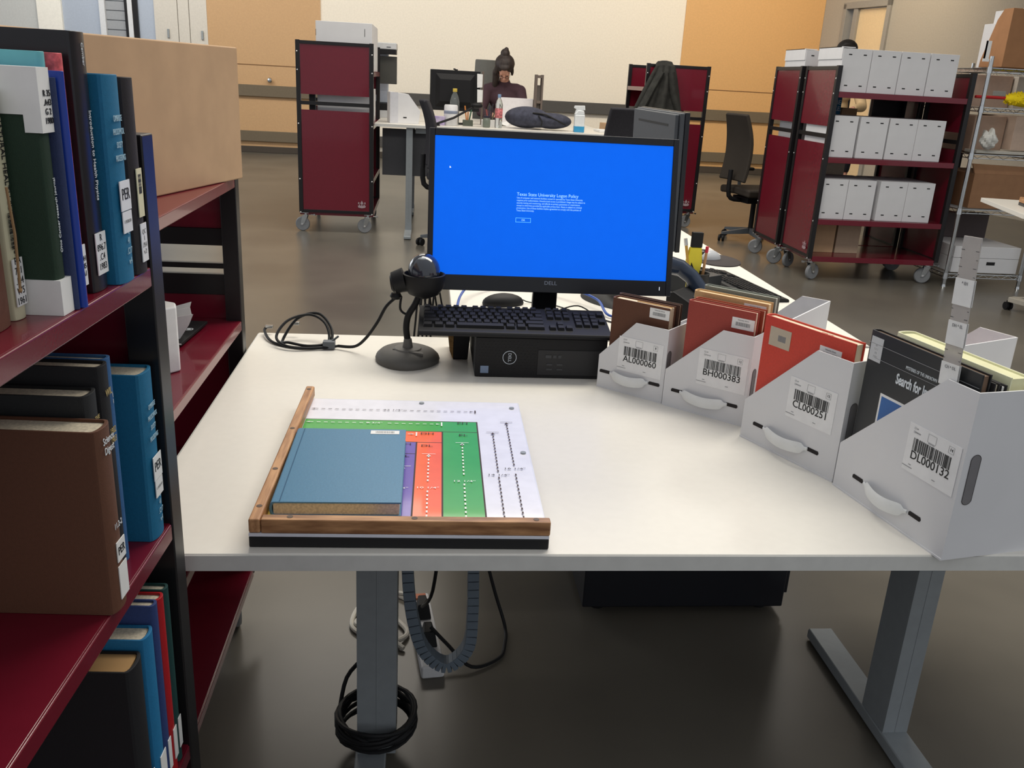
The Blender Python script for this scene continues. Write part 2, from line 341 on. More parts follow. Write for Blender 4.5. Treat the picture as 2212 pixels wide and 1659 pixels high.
# ================================================================== SIZING BOARD
IN = .0254
t = thing('sizing_board', 'book sizing board with oak rails, colour chart and black base on the desk', 'measuring board', (-.233, 1.100, DZ), -.0134)
RW = .0163; BW, BD = .414, .538
b = MB(); b.box((.0, .0, 0), (BW, BD, .0165)); obj('base', b, mat('matte_black', (22,22,24), .6), t, bevel=.002, smooth=False)
b = MB(); b.box((-.0, 0, .0165), (BW, BD, .0215)); obj('acrylic_plate', b, mat('acrylic_edge', (222,224,234), .2), t, bevel=.0008, smooth=False)
X0, Y0 = RW, RW
chart = MB(); mats = [m_paper, mat('chart_green', (66,168,72), .35, coat=.3), mat('chart_orange', (250,104,50), .35, coat=.3), mat('chart_purple', (102,82,176), .35, coat=.3), mat('chart_line', (50,26,24), .6), mat('chart_white', (236,240,236), .5), mat('chart_paper', (232,232,242), .3, coat=.3), mat('chart_yellow', (238,200,60), .4)]
def rect(mi, a, c, w, h, z):
    chart.mi = mi; x0 = X0+a*IN; y0 = Y0+c*IN; q = [chart.v(p) for p in ((x0, y0, z), (X0+w*IN, y0, z), (X0+w*IN, Y0+h*IN, z), (x0, Y0+h*IN, z))]; chart.f(q)
z = .0216
rect(6, 0, 0, 15.55, 20.4, z)
for i, (w, h, c) in enumerate([(12.25,16.25,1), (12.25,14.25,1), (9.75,14.25,2), (9.75,12.25,2), (8,12.25,3), (8,10.25,3), (6,10.25,7), (6,8.25,7)]):
    z += .00012; rect(4, 0, 0, w+.05, h+.05, z); z += .00012; rect(c, 0, 0, w-.05, h-.05, z)
z += .00015
for x, h, c in ((14.4,16.25,4), (13.3,14.25,4), (11.1,12.25,5), (8.85,10.25,5), (7.25,8.25,5)):
    rect(c, x-.45 if x > 8 else x-.25, h-.05, x+.45 if x > 8 else x+.5, h, z)
    y = .3
    while y < h-.5:
        if not (h*.5-.55 < y < h*.5+.45): rect(c, x-.05, y, x+.05, y+.26, z)
        y += .52
    chart.mi = c; q = [chart.v((X0+px*IN, Y0+py*IN, z)) for px, py in ((x-.16,h-.42),(x+.16,h-.42),(x,h-.1))]; chart.f(q)
for y, w, c in ((18.2,12.25,4), (15.55,9.75,5), (13.6,8,5)):
    rect(c, w-.1, y-.35 if c == 5 else y-.25, w, y+.35 if c == 5 else y+.25, z)
    x = .35
    while x < w-.5:
        if not (w*.5-.5 < x < w*.5+.5): rect(c, x, y-.035, x+.27, y+.035, z)
        x += .5
    chart.mi = c
    for s_, px in ((-1, .08), (1, w-.15)): q = [chart.v((X0+(px-s_*.3)*IN, Y0+(y-.09)*IN, z)), chart.v((X0+(px-s_*.3)*IN, Y0+(y+.09)*IN, z)), chart.v((X0+px*IN, Y0+y*IN, z))]; chart.f(q)
ch = obj('size_chart', chart, mats, t, smooth=False)
zz = z+.0001
for s_, x, y, c, f in (('16 1/4"',14.4,8.1,0,0), ('14 1/4"',13.3,7.1,0,0), ('12 1/4"',11.1,6.1,1,0), ('10 1/4"',8.85,5.1,1,0), ('8 1/4"',7.1,5.0,1,0), ('12 1/4"',6.1,18.2,0,0), ('9 3/4"',4.9,15.55,1,0), ('EH',11.2,15.85,2,1), ('EL',11.2,13.6,2,1), ('DH',8.7,13.75,2,1), ('DL',8.7,11.6,2,1), ('CH',7.2,11.8,2,1), ('CL',7.2,9.8,2,1)):
    text(s_, (.36 if f else .33)*IN*(1.15 if f else 1), Matrix.Translation((X0+x*IN, Y0+y*IN, zz)), [m_ink, mats[5], mats[4]][c], ch, sx=1.5 if not f else 1.6, ex=.00005)
b = MB(); b.box((0, 0, .0215), (RW, BD+.012, .043)); r1 = obj('side_rail', b, m_wood, t, bevel=.003)
b = MB(); b.box((RW+.0005, 0, .0215), (BW+.001, RW, .043)); r2 = obj('front_rail', b, mat('stained_oak_x', (190,142,98), .45, nscale=9, c2=(132,90,58), stretch=(1.6, 12, 12), bump=.08, bscale=120), t, bevel=.002)
for P_, pr in (((.008, .04), r1), ((.008, .165), r1), ((.008, .33), r1), ((.008, .53), r1), ((.055, .009), r2), ((.225, .009), r2), ((.395, .009), r2)):
    b = MB(); b.cyl((P_[0], P_[1], .0431), (P_[0], P_[1], .0434), .0042, n=16); obj('screw', b, mat('dark_screw', (84,66,54), .5), pr)
for P_ in ((.224, .522), (.398, .505), (.402, .29)):
    b = MB(); b.cyl((P_[0], P_[1], .0215), (P_[0], P_[1], .0238), .0048, n=16); obj('screw', b, m_steel, t)

# ================================================================== BOOKS
def book(label, t_, d, h, cover, loc, rz=0, name='book', pages=None, group=None, spine='round', stripe=None, ov=.003):
    """local: X thickness, -Y spine, Z up"""
    T = thing(name, label, 'book', loc, rz, group)
    c = .0026; b = MB()
    rd = min(.08*t_, .0035) if spine == 'round' else .0
    out = [(0, d), (0, .004)]+[(t_*(.5-.5*math.cos(math.pi*i/8)), .004-(.004+rd)*math.sin(math.pi*i/8)) for i in range(1, 8)]+[(t_, .004), (t_, d), (t_-c, d), (t_-c, .006)]
    inn = [(c+(t_-2*c)*(.5+.5*math.cos(math.pi*i/8)), .006-(.003+rd)*math.sin(math.pi*i/8)*.85) for i in range(1, 8)]+[(c, .006), (c, d)]
    pts = out+inn
    n = len(pts); A = [b.v((p[0], p[1], 0)) for p in pts]; B = [b.v((p[0], p[1], h)) for p in pts]
    for i in range(n): b.f([A[i], A[(i+1) % n], B[(i+1) % n], B[i]])
    k = len(out); m2 = len(inn)
    idx_o = list(range(0, k-2)); 
    # caps as strips between outer and inner outline
    oo = [0, 1]+list(range(2, 9))+[9, 10]; ii = [n-1, n-2]+list(range(n-3, n-10, -1))+[12, 11]
    for j in range(len(oo)-1):
        for S_, fl in ((A, 1), (B, 0)):
            q = [S_[oo[j]], S_[oo[j+1]], S_[ii[j+1]], S_[ii[j]]]; b.f(q[::-1] if fl else q)
    obj('cover', b, cover, T, bevel=.0006, ang=.5)
    b = MB(); b.box((c+.0002, .0035, ov), (t_-c-.0002, d-ov, h-ov)); obj('page_block', b, pages or m_page, T, smooth=False)
    return T
def cl(name, c, r=.7): return mat('cloth_'+name, c, r, noise=.05, nscale=300, bump=.15, bscale=900)
c_teal = cl('teal', (20,108,148)); c_brown = cl('brown', (98,62,44)); c_black = cl('black', (26,26,29)); c_navy = cl('navy', (42,56,100)); c_blue = mat('blue_vinyl', (28,62,160), .35, noise=.03)
c_green = cl('green', (28,52,36)); c_red = cl('red', (158,66,56)); c_red2 = cl('scarlet', (206,66,48), .5); c_tan = cl('tan', (200,164,116)); c_gray = cl('grey', (122,126,118)); c_dgreen = cl('dark_green', (20,62,60)); c_crim = cl('crimson', (176,28,36), .4)
c_wbl = cl('worn_blue', (52,98,148)); c_steel = cl('steel_blue', (84,132,164), .5)

# the blue book lying on the board
T = bpy.data.objects.new('book', None); COL.objects.link(T); tag(T, 'steel blue cloth book lying flat on the sizing board', 'book')
T.matrix_world = Matrix.Translation((-.2105, 1.420, DZ+.0476)) @ FR((0,0,0), (0,0,-1), (1,0,0))
# local X -> down, local Y -> +X(world), local Z -> X x Y = (0,0,-1)x(1,0,0) = (0,-1,0)
src = book('tmp', .0235, .183, .276, c_steel, (0,0,0)); 
for ch_ in kids(src): ch_.parent = T
bpy.data.objects.remove(src)
b = MB(); b.box((-.0004, .012, .002), (.0004, .0135, .274)); obj('hinge_groove', b, cl('deep_steel_blue', (38,84,116)), T, smooth=False)
b = MB(); b.box((-.0008, .124, .008), (0, .172, .023)); s_ = obj('barcode_sticker', b, m_sticker, T, smooth=False)
bars(FR((-.0009, .148, .0155), (0,1,0), (0,0,-1)), .032, .008, m_greyink, s_, 4)
# ================================================================== CARTS
def castor(parent, x, y, rz, rw=.062, h=.165, brake=True):
    M_ = Matrix.Translation((x, y, 0)) @ Matrix.Rotation(rz, 4, 'Z')
    b = MB(M_); b.box((-.035, -.035, h-.006), (.035, .035, h)); b.cyl((0,0,h-.03), (0,0,h-.006), .022)
    for s_ in (-1, 1): b.prism([(-.02, h-.03), (.03, h-.03), (.045, rw-.01), (.03, rw-.014), (.012, rw)], s_*.019-.0015, s_*.019+.0015, 'xz')
    if brake: b.box((-.075, -.012, h-.022), (-.01, .012, h-.016)); b.box((-.085, -.012, h-.028), (-.07, .012, h-.012))
    c = obj('castor', b, m_chrome, parent, smooth=False, bevel=.001)
    b = MB(M_); b.lathe([(rw*.55,-.014),(rw-.006,-.015),(rw,-.009),(rw,.009),(rw-.006,.015),(rw*.55,.014)], n=28)
    b.cyl((0,0,-.009), (0,0,.009), rw*.6, n=24)
    for v in b.b.verts: 
        p = M_.inverted() @ v.co; v.co = M_ @ Vector((p.x+.03, p.z, p.y+rw))
    w = obj('wheel', b, m_tyre, c)
    b = MB(M_); b.cyl((.03, -.022, rw), (.03, .022, rw), .007, n=10); obj('axle_bolt', b, m_screw, c)
def cart(name, label, loc, rz, L, D, H, shelves, slot=(1.03,1.155,1.07,1.10), lip=.04, crest=False, group=None, castor_h=.165, slot_rails=False, rots=(0,.3,2.8,.2)):
    t = thing(name, label, 'book cart', loc, rz, group); z0 = shelves[0]-.01
    for x in (0, L-.035):
        for y in (0, D-.035):
            b = MB(); b.box((x, y, z0-.005), (x+.035, y+.035, H)); obj('post', b, m_blk, t, bevel=.002, smooth=False)
    for x in (.008, L-.012):
        b = MB(); b.box((x, .036, z0+.02), (x+.004, D-.036, slot[0])); e = obj('end_panel', b, m_red, t, smooth=False)
        b = MB(); b.box((x, .036, slot[1]), (x+.004, D-.036, H-.03)); obj('end_panel', b, m_red, t, smooth=False)
        b = MB(); b.box((x-.006, .035, H-.03), (x+.014, D-.035, H-.004)); obj('end_rail', b, m_blk, t, bevel=.001, smooth=False); b = MB(); b.box((x-.004, .035, slot[2]), (x+.012, D-.035, slot[3])); obj('end_rail', b, m_blk, t, bevel=.001, smooth=False); b = MB(); b.box((x-.002, .035, z0-.004), (x+.01, D-.035, z0+.02)); obj('end_rail', b, m_blk, t, bevel=.001, smooth=False)
        if slot_rails:
            for za, zb in ((slot[0]-.035, slot[0]+.012), (slot[1]-.008, slot[1]+.03)): b = MB(); b.box((x-.004, .035, za), (x+.012, D-.035, zb)); obj('end_rail', b, m_blk, t, bevel=.001, smooth=False)
        b = MB()
        for zz_ in [s_-.015 for s_ in shelves]+[H-.09]:
            for y in (.012, D-.012): b.ell((-.001 if x < L/2 else L+.001, y, zz_), (.003,.006,.006), 10, 6)
        obj('screw', b, m_screw, t)
    for i, s_ in enumerate(shelves):
        b = MB(); b.box((.036, .001, s_-lip), (L-.036, .005, s_)); b.box((.036, D-.005, s_-lip), (L-.036, D-.001, s_)); b.box((.014, .003, s_-.006), (L-.014, D-.003, s_)); b.box((.03, .005, s_-lip), (.034, D-.005, s_)); obj('shelf', b, m_red, t, bevel=.0025, smooth=False)
    if crest:
        for x in (-.0005,): 
            b = MB(FR((x, .10, shelves[0]+.06), (0,-1,0), (0,0,1)))
            b.prism([(-.035,0),(.035,0),(.03,-.016),(0,-.022),(-.03,-.016)], 0, .001); b.prism([(-.034,.012),(-.016,.022),(-.03,.032)], 0, .001); b.prism([(.034,.012),(.016,.022),(.03,.032)], 0, .001); b.prism([(0,.004),(.013,.02),(0,.045),(-.013,.02)], 0, .001)
            for k in (-.02, 0, .02): b.cyl((k,.006,0), (k,.006,.001), .006, n=8)
            lab(obj('crest_sticker', b, mat('silver_pink_sticker', (170,150,156), .5), t, smooth=False), 'pale crest shaped maker sticker')
    for k, (x, y) in enumerate(((.05, .05), (L-.05, .05), (.05, D-.05), (L-.05, D-.05))): castor(t, x, y, rots[k], h=castor_h)
    return t
NR = math.radians(87.7)
near = cart('library_cart', 'nearest burgundy library cart at the left edge, loaded with books, black posts', (-.3385, -.004, 0), NR, 1.03, .52, 1.285, (.19, .50, .83, 1.145), slot=(.905,.985,.93,.945), lip=.022)
c2 = cart('library_cart', 'burgundy library cart along the left side of the desk, carrying a big cardboard box', (-.412, 1.095, 0), math.pi/2, .93, .56, 1.128, (.17, .49, .81, 1.13), slot=(.90,.985,.925,.937), lip=.022, slot_rails=True)
# round handle end on cart 2
b = MB(); b.cyl((.935, .01, .163), (.955, .01, .163), .011, n=14); lab(obj('bumper', b, m_tyre, c2), 'grey round corner bumper')

def end_cart(label, loc, w, L=1.05, H=1.58, shelves=(.185, .47, .93, 1.36), group=None, crest=True):
    # end panel (local x=0 side) turned to face world -Y, long side runs away
    return cart('library_cart', label, (loc[0]+w, loc[1], 0), math.pi/2, L, w, H, shelves, crest=crest, group=group, rots=(1.7, .3, 1.4, .2))
LC = end_cart('tall burgundy library cart in the left background with a white box on top', (-1.107, 7.93), .64)
MC = end_cart('tall burgundy library cart in the middle background with a dark jacket hung on it', (2.105, 9.0), .64, L=.85)
RC = cart('library_cart', 'tall open burgundy library cart on the right, full of white archive boxes', (2.935, 6.55, 0), 0, 1.065, .585, 1.58, (.19, .475, .935, 1.40), crest=True, rots=(.4, 2.95, .5, 2.95))
RC2 = cart('library_cart', 'tall burgundy library cart on the right standing right behind the open one', (2.915, 7.165, 0), 0, 1.065, .56, 1.58, (.19, .475, .935, 1.40), rots=(3.0, .3, 2.9, .2))

# ---------- books on the near cart (spines face the aisle)
dv = Vector((math.cos(NR), math.sin(NR), 0))
def shelf_book(label, y0, t_, xs, top, z, d, cover, da=0, name='book', **k):
    h = Yp(top[0], top[1], y0+t_*.7).z - z if isinstance(top, tuple) else top
    return book(label, t_, d, h, cover, (xs, y0, z), NR+math.radians(da), name, **k), h
Z1, Z2, Z3 = 1.1452, .8302, .5002
def spine_text(B_, s_, z, size, m_, x, y=None, vert=True, t_=.03, sx=1):
    o = (x, y if y is not None else -.0045-.18*t_*0, z)
    if vert: M_ = FR(o, (0,0,-1), (1,0,0))
    else: M_ = FR(o, (1,0,0), (0,0,1))
    return text(s_, size, M_, m_, B_, sx=sx)
def spine_label(B_, x0, x1, z0, z1, y, name='spine_label', m_=None):
    b = MB(); b.box((x0, y-.0006, z0), (x1, y+.0003, z1)); return obj(name, b, m_ or m_sticker, B_, smooth=False)
# top shelf
B1, h = shelf_book('worn brown portfolio with a tie string at the left edge of the photo', .700, .052, -.345, (5,300), Z1, .20, cl('chestnut', (104,66,52)), name='portfolio', pages=mat('pink_paper', (214,182,168), .8))
b = MB(); b.tube([(.045, -.012, h*.75), (.047, -.013, h*.5), (.046, -.012, .03)], .0012, 6); b.ell((.046, -.012, .03), (.0022,.0015,.0022), 8, 6); obj('tie_string', b, mat('string', (150,120,84), .8), B1)
B2, h = shelf_book('thin cream paperback survey with a lengthwise printed spine, beside the brown portfolio', .757, .019, -.341, (3,190), Z1, .20, mat('cream_paper_cover', (206,200,168), .5), spine='flat')
text('NATURAL HEALTH SURVEY 1960-1966', .0085, FR((.0095, -.0006, h-.085), (0,0,-1), (1,0,0)), m_ink, B2, sx=.9)
l_ = spine_label(B2, .001, .018, .012, .052, -.0002); text('RA\n751\n.N4\nW5\n1961', .0085, FACE((.0095, -.0009, .033)), m_ink, l_)
bars(FR((.0095, -.0006, .075), (0,0,-1), (1,0,0)), .03, .012, m_ink, B2, 2)
B3, h = shelf_book('dark green book with a white wrapper at its head and foot', .7795, .0185, -.314, (95,148), Z1, .20, c_green, spine='flat')
b = MB(); b.box((-.0015, -.0022, 0), (.0200, .15, .031)); lab(obj('dust_wrapper', b, m_paper, B3, smooth=False), 'white paper wrapper at the foot')
b = MB(); b.prism([(-.0022,h-.050), (.012,h-.050), (.012,h-.036), (.15,h-.036), (.15,h+.001), (-.0022,h+.001)], -.0015, .0200, 'yz'); lw = obj('dust_wrapper', b, m_paper, B3, smooth=False); lw['label'] = 'white paper wrapper at the head'
text('R 35\n.A43\nG 2\n1980', .0072, FACE((.012, -.0026, h-.030)), m_ink, lw)
text('Ohio Cancer research journal', .0052, FR((.012, -.0006, .085), (0,0,1), (-1,0,0)), m_wink, B3)
B4, _ = shelf_book('slim dull navy book between the green book and the bright blue one', .8000, .0058, -.3075, (110,167), Z1, .18, cl('dull_navy', (48,60,98)), spine='flat')
B5, _ = shelf_book('slim bright blue folder on the top shelf of the near cart', .8070, .0075, -.3035, (125,153), Z1, .18, c_blue, spine='flat')
B6, _ = shelf_book('pale turquoise book half hidden behind the blue folder', .8185, .014, -.325, (112,112), Z1, .19, mat('turquoise', (112,190,196), .5))
B7, h = shelf_book('thin coral pink book with a patterned spine next to the tall black textbook', .8360, .0165, -.318, (138,115), Z1, .19, mat('coral', (224,98,104), .45, noise=.3, nscale=160))
l_ = spine_label(B7, .002, .0145, .012, .05, -.0016); text('QH\n545\n.A1', .007, FACE((.008, -.0024, .03)), m_ink, l_)
B8, h = shelf_book('tall black radiation textbook with white lettering down its spine', .8620, .0335, -.3125, (165,68), Z1, .235, mat('black_laminate', (30,29,34), .3), spine='flat')
text('Introduction to Health Physics', .0083, FR((.022, -.0007, h*.475+.015), (0,0,-1), (1,0,0)), m_wink, B8, sx=.80); text('Cember', .0060, FR((.019, -.0007, h-.019), (0,0,-1), (1,0,0)), m_wink, B8)
l_ = spine_label(B8, .006, .030, .016, .056, -.0003); text('R\n896.7\n.C4\n1983', .0092, FACE((.018, -.0010, .037)), m_ink, l_)
def per(B_, t_, h, zl=.36, s=1.0):
    y = -.0038
    for k, w_ in enumerate(('CAMBRIDGE', 'PHILOSOPHICAL', 'SOCIETY', 'PROCEEDINGS')): text(w_, .0082, FACE((t_*.47, y-.0006, h*(.80-.062*k))), mat('pale_blue_ink', (176,208,222), .6), B_, sx=.46)
    l_ = spine_label(B_, t_*.20, t_*.84, h*zl, h*zl+.029, y-.0006); text('PER', .016, FACE((t_*.52, y-.0014, h*zl+.0155)), m_ink, l_, sx=.8)
    l2 = spine_label(B_, t_*.24, t_*.82, h*zl-.022, h*zl-.001, y-.0004); text('1 PERIOD', .0045, FACE((t_*.53, y-.0011, h*zl-.011)), m_greyink, l2)
    for k, w_ in enumerate(('Q', '41', '.C17', 'v.4')): text(w_, .0092, FACE((t_*.52, y-.0006, h*(.26-.052*k))), mat('pale_blue_ink', (176,208,222), .6), B_, sx=.7)
B9, h = shelf_book('teal cloth periodical volume with pale lettering on the near cart, top shelf', .8990, .0415, -.303, (228,160), Z1, .19, c_teal); per(B9, .0415, h)
B10, h = shelf_book('worn black volume with a barcode label, last on the near top shelf', .9465, .031, -.3000, (278,167), Z1, .19, cl('faded_black', (38,34,38)))
l_ = spine_label(B10, .009, .024, h*.30, h*.55, -.0030, m_=mat('yellowed_label', (224,218,184), .6)); bars(FR((.0165, -.0037, h*.47), (0,0,-1), (1,0,0)), .02, .008, m_ink, l_, 9)
l_ = spine_label(B10, .009, .026, .012, .052, -.0028); text('QC\n1\n.P54\nv.2', .007, FACE((.0175, -.0036, .033)), m_greyink, l_)
# middle shelf
B11, h = shelf_book('brown cloth volume hand lettered in white, at the front of the middle shelf', .7950, .036, -.304, (262,915), Z2, .21, c_brown, da=-.8)
text('Science\nDigest', .0105, FACE((.021, -.0036, h-.019)), m_wink, B11, sx=.8); text('11.2-2', .009, FACE((.023, -.0036, h*.46)), m_wink, B11, sx=.8)
l_ = spine_label(B11, .014, .034, .052, .074, -.0032); text('PER', .0125, FACE((.024, -.0040, .063)), m_ink, l_, sx=.8)
spine_label(B11, .014, .034, .010, .047, -.0030)
B12, h = shelf_book('worn black book with gold lettering, low behind the brown volume', .8370, .030, -.326, (212,843), Z2, .20, cl('worn_black', (32,34,36)))
m_gold = mat('gold_ink', (190,168,110), .5)
text('THE', .006, FACE((.018, -.0030, h-.028)), m_gold, B12); text('JOURNAL', .0048, FACE((.018, -.0030, h-.037)), m_gold, B12)
B13, h = shelf_book('taller black book lettered WIL with two dates on its spine', .8700, .0240, -.322, (250,784), Z2, .20, c_black)
text('WIL', .011, FACE((.013, -.0026, h-.030)), m_gold, B13, sx=.8); text('1902\n1903', .010, FACE((.014, -.0026, h-.078)), m_gold, B13, sx=.75)
B14, h = shelf_book('scuffed blue book squeezed between the WIL volume and the teal periodical', .8970, .0175, -.3255, (263,770), Z2, .20, c_wbl)
text('1\n1', .007, FACE((.008, -.0020, h-.045)), m_wink, B14)
B15, h = shelf_book('teal cloth periodical volume on the middle shelf, beside the black post', .9440, .040, -.308, (330,795), Z2, .20, c_teal); per(B15, .040, h)
# bottom visible shelf
for lab_, y0, w_, xs, tp, cv, nm in (('black book with brown page tops on the lower shelf of the near cart', .842, .040, -.3135, (300,1420), c_black, 'b'),
      ('thick sky blue volume on the lower shelf of the near cart', .8840, .031, -.309, (330,1360), cl('sky_blue', (26,112,160)), 'b'),
      ('slate blue volume on the lower shelf of the near cart', .9170, .016, -.3065, (350,1299), cl('slate_blue', (46,64,116)), 'b'),
      ('crimson volume on the lower shelf of the near cart', .9355, .0185, -.3055, (375,1284), c_crim, 'b'),
      ('dark green and yellow volume, last on the lower shelf of the near cart', .9570, .0165, -.305, (385,1264), c_dgreen, 'b')):
    Bq, h = shelf_book(lab_, y0, w_, xs, tp, Z3, .20, cv, pages=mat('foxed_pages', (186,146,96), .8) if 'black' in lab_ else None)
    spine_label(Bq, w_*.3, w_*.9, .02, .065, -min(.08*w_,.0035)-.0002)
    if 'green' in lab_:
        b = MB(); b.box((-.0006, .10, h-.03), (.0171, .19, h+.0006)); lab(obj('corner', b, mat('mustard', (206,160,52), .5), Bq, smooth=False), 'mustard yellow cloth corner')
# things on cart 2
t = thing('cardboard_box', 'large plain brown cardboard box on top of the cart beside the desk', 'box', (-.392, 1.975, 1.1305), math.radians(-14+180))
b = MB(); b.box((0, 0, 0), (.34, .86, .262)); obj('carton', b, m_crd, t, bevel=.003, smooth=False)
b = MB(); b.box((.05, -.0015, .262-.12), (.22, 0, .262)); lab(obj('end_flap', b, m_crd2, t, smooth=False), 'folded end flap')
o = thing('paper_bundle', 'white fan folded paper bundle standing on the second cart shelf', 'paper', (-.482, 1.635, .8105), math.radians(20))
b = MB(); b.prism([(-.03,-.02),(.0,-.034),(.024,-.02),(.026,.012),(.01,.03),(-.02,.025)], 0, .125); obj('sheets', b, m_paper, o, bevel=.004)
o = thing('paper_sheaf', 'fanned sheaf of loose white papers leaning behind the white bundle', 'paper', (-.50, 1.80, .812))
for k, pp in enumerate((((340,672),(413,652),(409,668),(392,720),(380,742),(340,748)), ((344,676),(410,664),(414,682),(398,716),(380,750),(344,754)), ((346,690),(417,679),(408,702),(384,748),(346,760)))):
    Yk = 1.84-.02*k; q = [Yp(x, y, Yk)-Vector((-.50, 1.80, .812)) for x, y in pp]; b = MB(); b.prism([(v.x, max(v.z, .001)) for v in q], Yk-1.80, Yk-1.80+.0012, 'xz'); obj('sheet', b, m_paper, o, smooth=False)
t = thing('booklet', 'black booklet with a small round emblem lying under the papers', 'booklet', (-.588, 1.78, .8150), math.radians(-4))
b = MB(); b.box((0, 0, 0), (.10, .17, .006)); cv = obj('cover', b, m_blkpl, t, bevel=.001, smooth=False)
b = MB(); b.box((.002, -.001, .0015), (.099, .169, .0045)); obj('page_block', b, m_paper, t, smooth=False)
b = MB(); b.lathe([(.007,.0061),(.007,.0063),(.009,.0063),(.009,.0061)], (.082, .10, 0), 20); b.cyl((.082,.10,.0061), (.082,.10,.0063), .004); obj('emblem', b, m_wink, cv)
# ================================================================== LABELLED TRAYS ON THE DESK
def tray(label, a, bpt, D, hl, hr, pk, code, num, lab0, strap, slot, name='document_box', seed=1):
    a = Vector(a); bpt = Vector(bpt); w = (bpt-a).length; rz = math.atan2(bpt.y-a.y, bpt.x-a.x)
    t = thing(name, label, 'document box', (a.x, a.y, DZ), rz); T = .0028
    prof = [(0,0), (w,0), (w,hr), (pk,hr), (0,hl)]
    b = MB(); b.prism(prof, 0, T, 'xz'); b.box((0,-.0012,.0),(w, 0, .003)); obj('front_wall', b, m_wht, t, smooth=False)
    b = MB(); b.prism(prof, D-T, D, 'xz'); obj('rear_wall', b, m_whtin, t, smooth=False)
    b = MB(); b.box((0, T, 0), (T, D-T, hl)); b.box((T, T, 0), (w-T, D-T, T)); obj('carton_base', b, m_whtin, t, smooth=False)
    b = MB(); b.box((w-T, T, 0), (w, D-T, hr)); sw = obj('side_wall', b, m_wht, t, smooth=False)
    # oval finger slot: flat plate with a rim, the hole's shade in its colour
    y0, z0, z1 = slot; q = [(y0+.0085*math.cos(u), (z1-.0085 if math.sin(u) >= 0 else z0+.0085)+.0085*math.sin(u)) for u in [math.pi*2*k/24 for k in range(24)]]
    b = MB(); b.prism(q, w+.0001, w+.0006, 'yz'); lab(obj('finger_slot', b, mat('slot_shadow_grey', (120,118,120), .8), sw, smooth=False), 'oval finger slot')
    b = MB()
    for i in range(24): p, q2 = q[i], q[(i+1) % 24]; b.tube([(w+.0006, p[0], p[1]), (w+.0006, q2[0], q2[1])], .0005, 4)
    obj('slot_rim', b, mat('rim_dark', (70,66,66), .8), sw)
    # handle
    s0, s1, s2, s3 = strap; zc = .038
    for x in (s0+.008, s3-.008):
        b = MB(); b.prism([(x-.013, zc-.0034), (x+.011, zc-.0036), (x+.013, zc), (x+.011, zc+.0036), (x-.011, zc+.0036), (x-.0135, zc+.001)], -.0007, -.0001, 'xz')
        lab(obj('handle_slot', b, mat('slot_black', (40,36,36), .9), t, smooth=False), 'dark handle slot')  # flat dark inset, the shade inside the open slot put into its colour
    b = MB(); n = 18; R = []
    for i in range(n+1):
        u = i/n; x = s1+(s2-s1)*u; bow = math.sin(math.pi*u); wd = .0032+.0075*min(1, max(0, min(u, 1-u)-.05)*14); y = -.002-.011*bow; z = zc-.006*bow
        R.append([b.v((x, y, z-wd)), b.v((x, y-.0016, z-wd*.5)), b.v((x, y-.0018, z+wd*.5)), b.v((x, y, z+wd)), b.v((x, y+.0012, z))])
    for i in range(n): b.bridge(R[i], R[i+1])
    b.f(R[0][::-1]); b.f(R[-1])
    obj('handle_strap', b, mat('white_plastic', (226,228,228), .35), t)
    # label
    lx, lz = lab0; lw, lh = .104, .075
    b = MB(); b.box((lx, -.0008, lz), (lx+lw, -.0002, lz+lh)); lb = obj('label', b, mat('label_white', (232,232,233), .5), t, smooth=False)
    o = lambda x, z: (lx+x*lw, -.001, lz+z*lh)
    bars(FACE(o(.5, .60)), lw*.74, lh*.26, m_ink, lb, seed)
    text(code, .0185, FACE(o(.5, .365)), m_ink, lb, sx=1.02, bold=.0001)
    text(num, .0062, FACE(o(.83, .86)), m_ink, lb)
    b = MB(FACE(o(0, 0)))
    def fr(x0, z0, x1, z1, th=.0003):
        X0_, X1_, Z0_, Z1_ = x0*lw, x1*lw, z0*lh, z1*lh
        b.box((X0_, Z0_, 0), (X1_, Z0_+th, .0002)); b.box((X0_, Z1_-th, 0), (X1_, Z1_, .0002)); b.box((X0_, Z0_, 0), (X0_+th, Z1_, .0002)); b.box((X1_-th, Z0_, 0), (X1_, Z1_, .0002))
    fr(.78, .79, .88, .93); fr(.38, .78, .54, .95); fr(.10, .90, .13, .94); fr(.10, .82, .13, .86)
    b.box((.40*lw, .755*lh, 0), (.52*lw, .77*lh, .0002)); b.box((.0, .085*lh, 0), (.2*lw, .1*lh, .0002)); b.box((.12*lw, .145*lh, 0), (.17*lw, .16*lh, .0002)); b.box((.6*lw, .10*lh, 0), (.66*lw, .115*lh, .0002))
    obj('form_boxes', b, m_greyink, lb, smooth=False)
    text('LH', .003, FACE(o(.16, .92)), m_greyink, lb); text('UNSOLD', .003, FACE(o(.18, .84)), m_greyink, lb)
    return t, w, rz
A_ = tray('smallest white document box in the row of four, coded AL000060', (.378,1.807,0), (.497,1.703,0), .44, .073, .159, .081, 'AL000060', '8', (.046,.050), (.010,.031,.123,.145), (.012,.055,.112), seed=1)
B_ = tray('second white document box from the computer, coded BH000383', (.4965,1.698,0), (.629,1.578,0), .44, .078, .184, .113, 'BH000383', '12', (.070,.065), (.023,.038,.142,.159), (.022,.057,.115), seed=2)
C_ = tray('third white document box in the row, coded CL000251, holding a scarlet book', (.608,1.530,0), (.702,1.326,0), .455, .076, .215, .148, 'CL000251', '12', (.101,.080), (.034,.056,.163,.182), (.020,.062,.142), seed=3)
D_ = tray('largest white document box at the right front corner of the desk, coded DL000132', (.6995,1.318,0), (.750,1.066,0), .46, .078, .257, .197, 'DL000132', '14', (.146,.098), (.050,.075,.177,.200), (.020,.088,.165), seed=4)
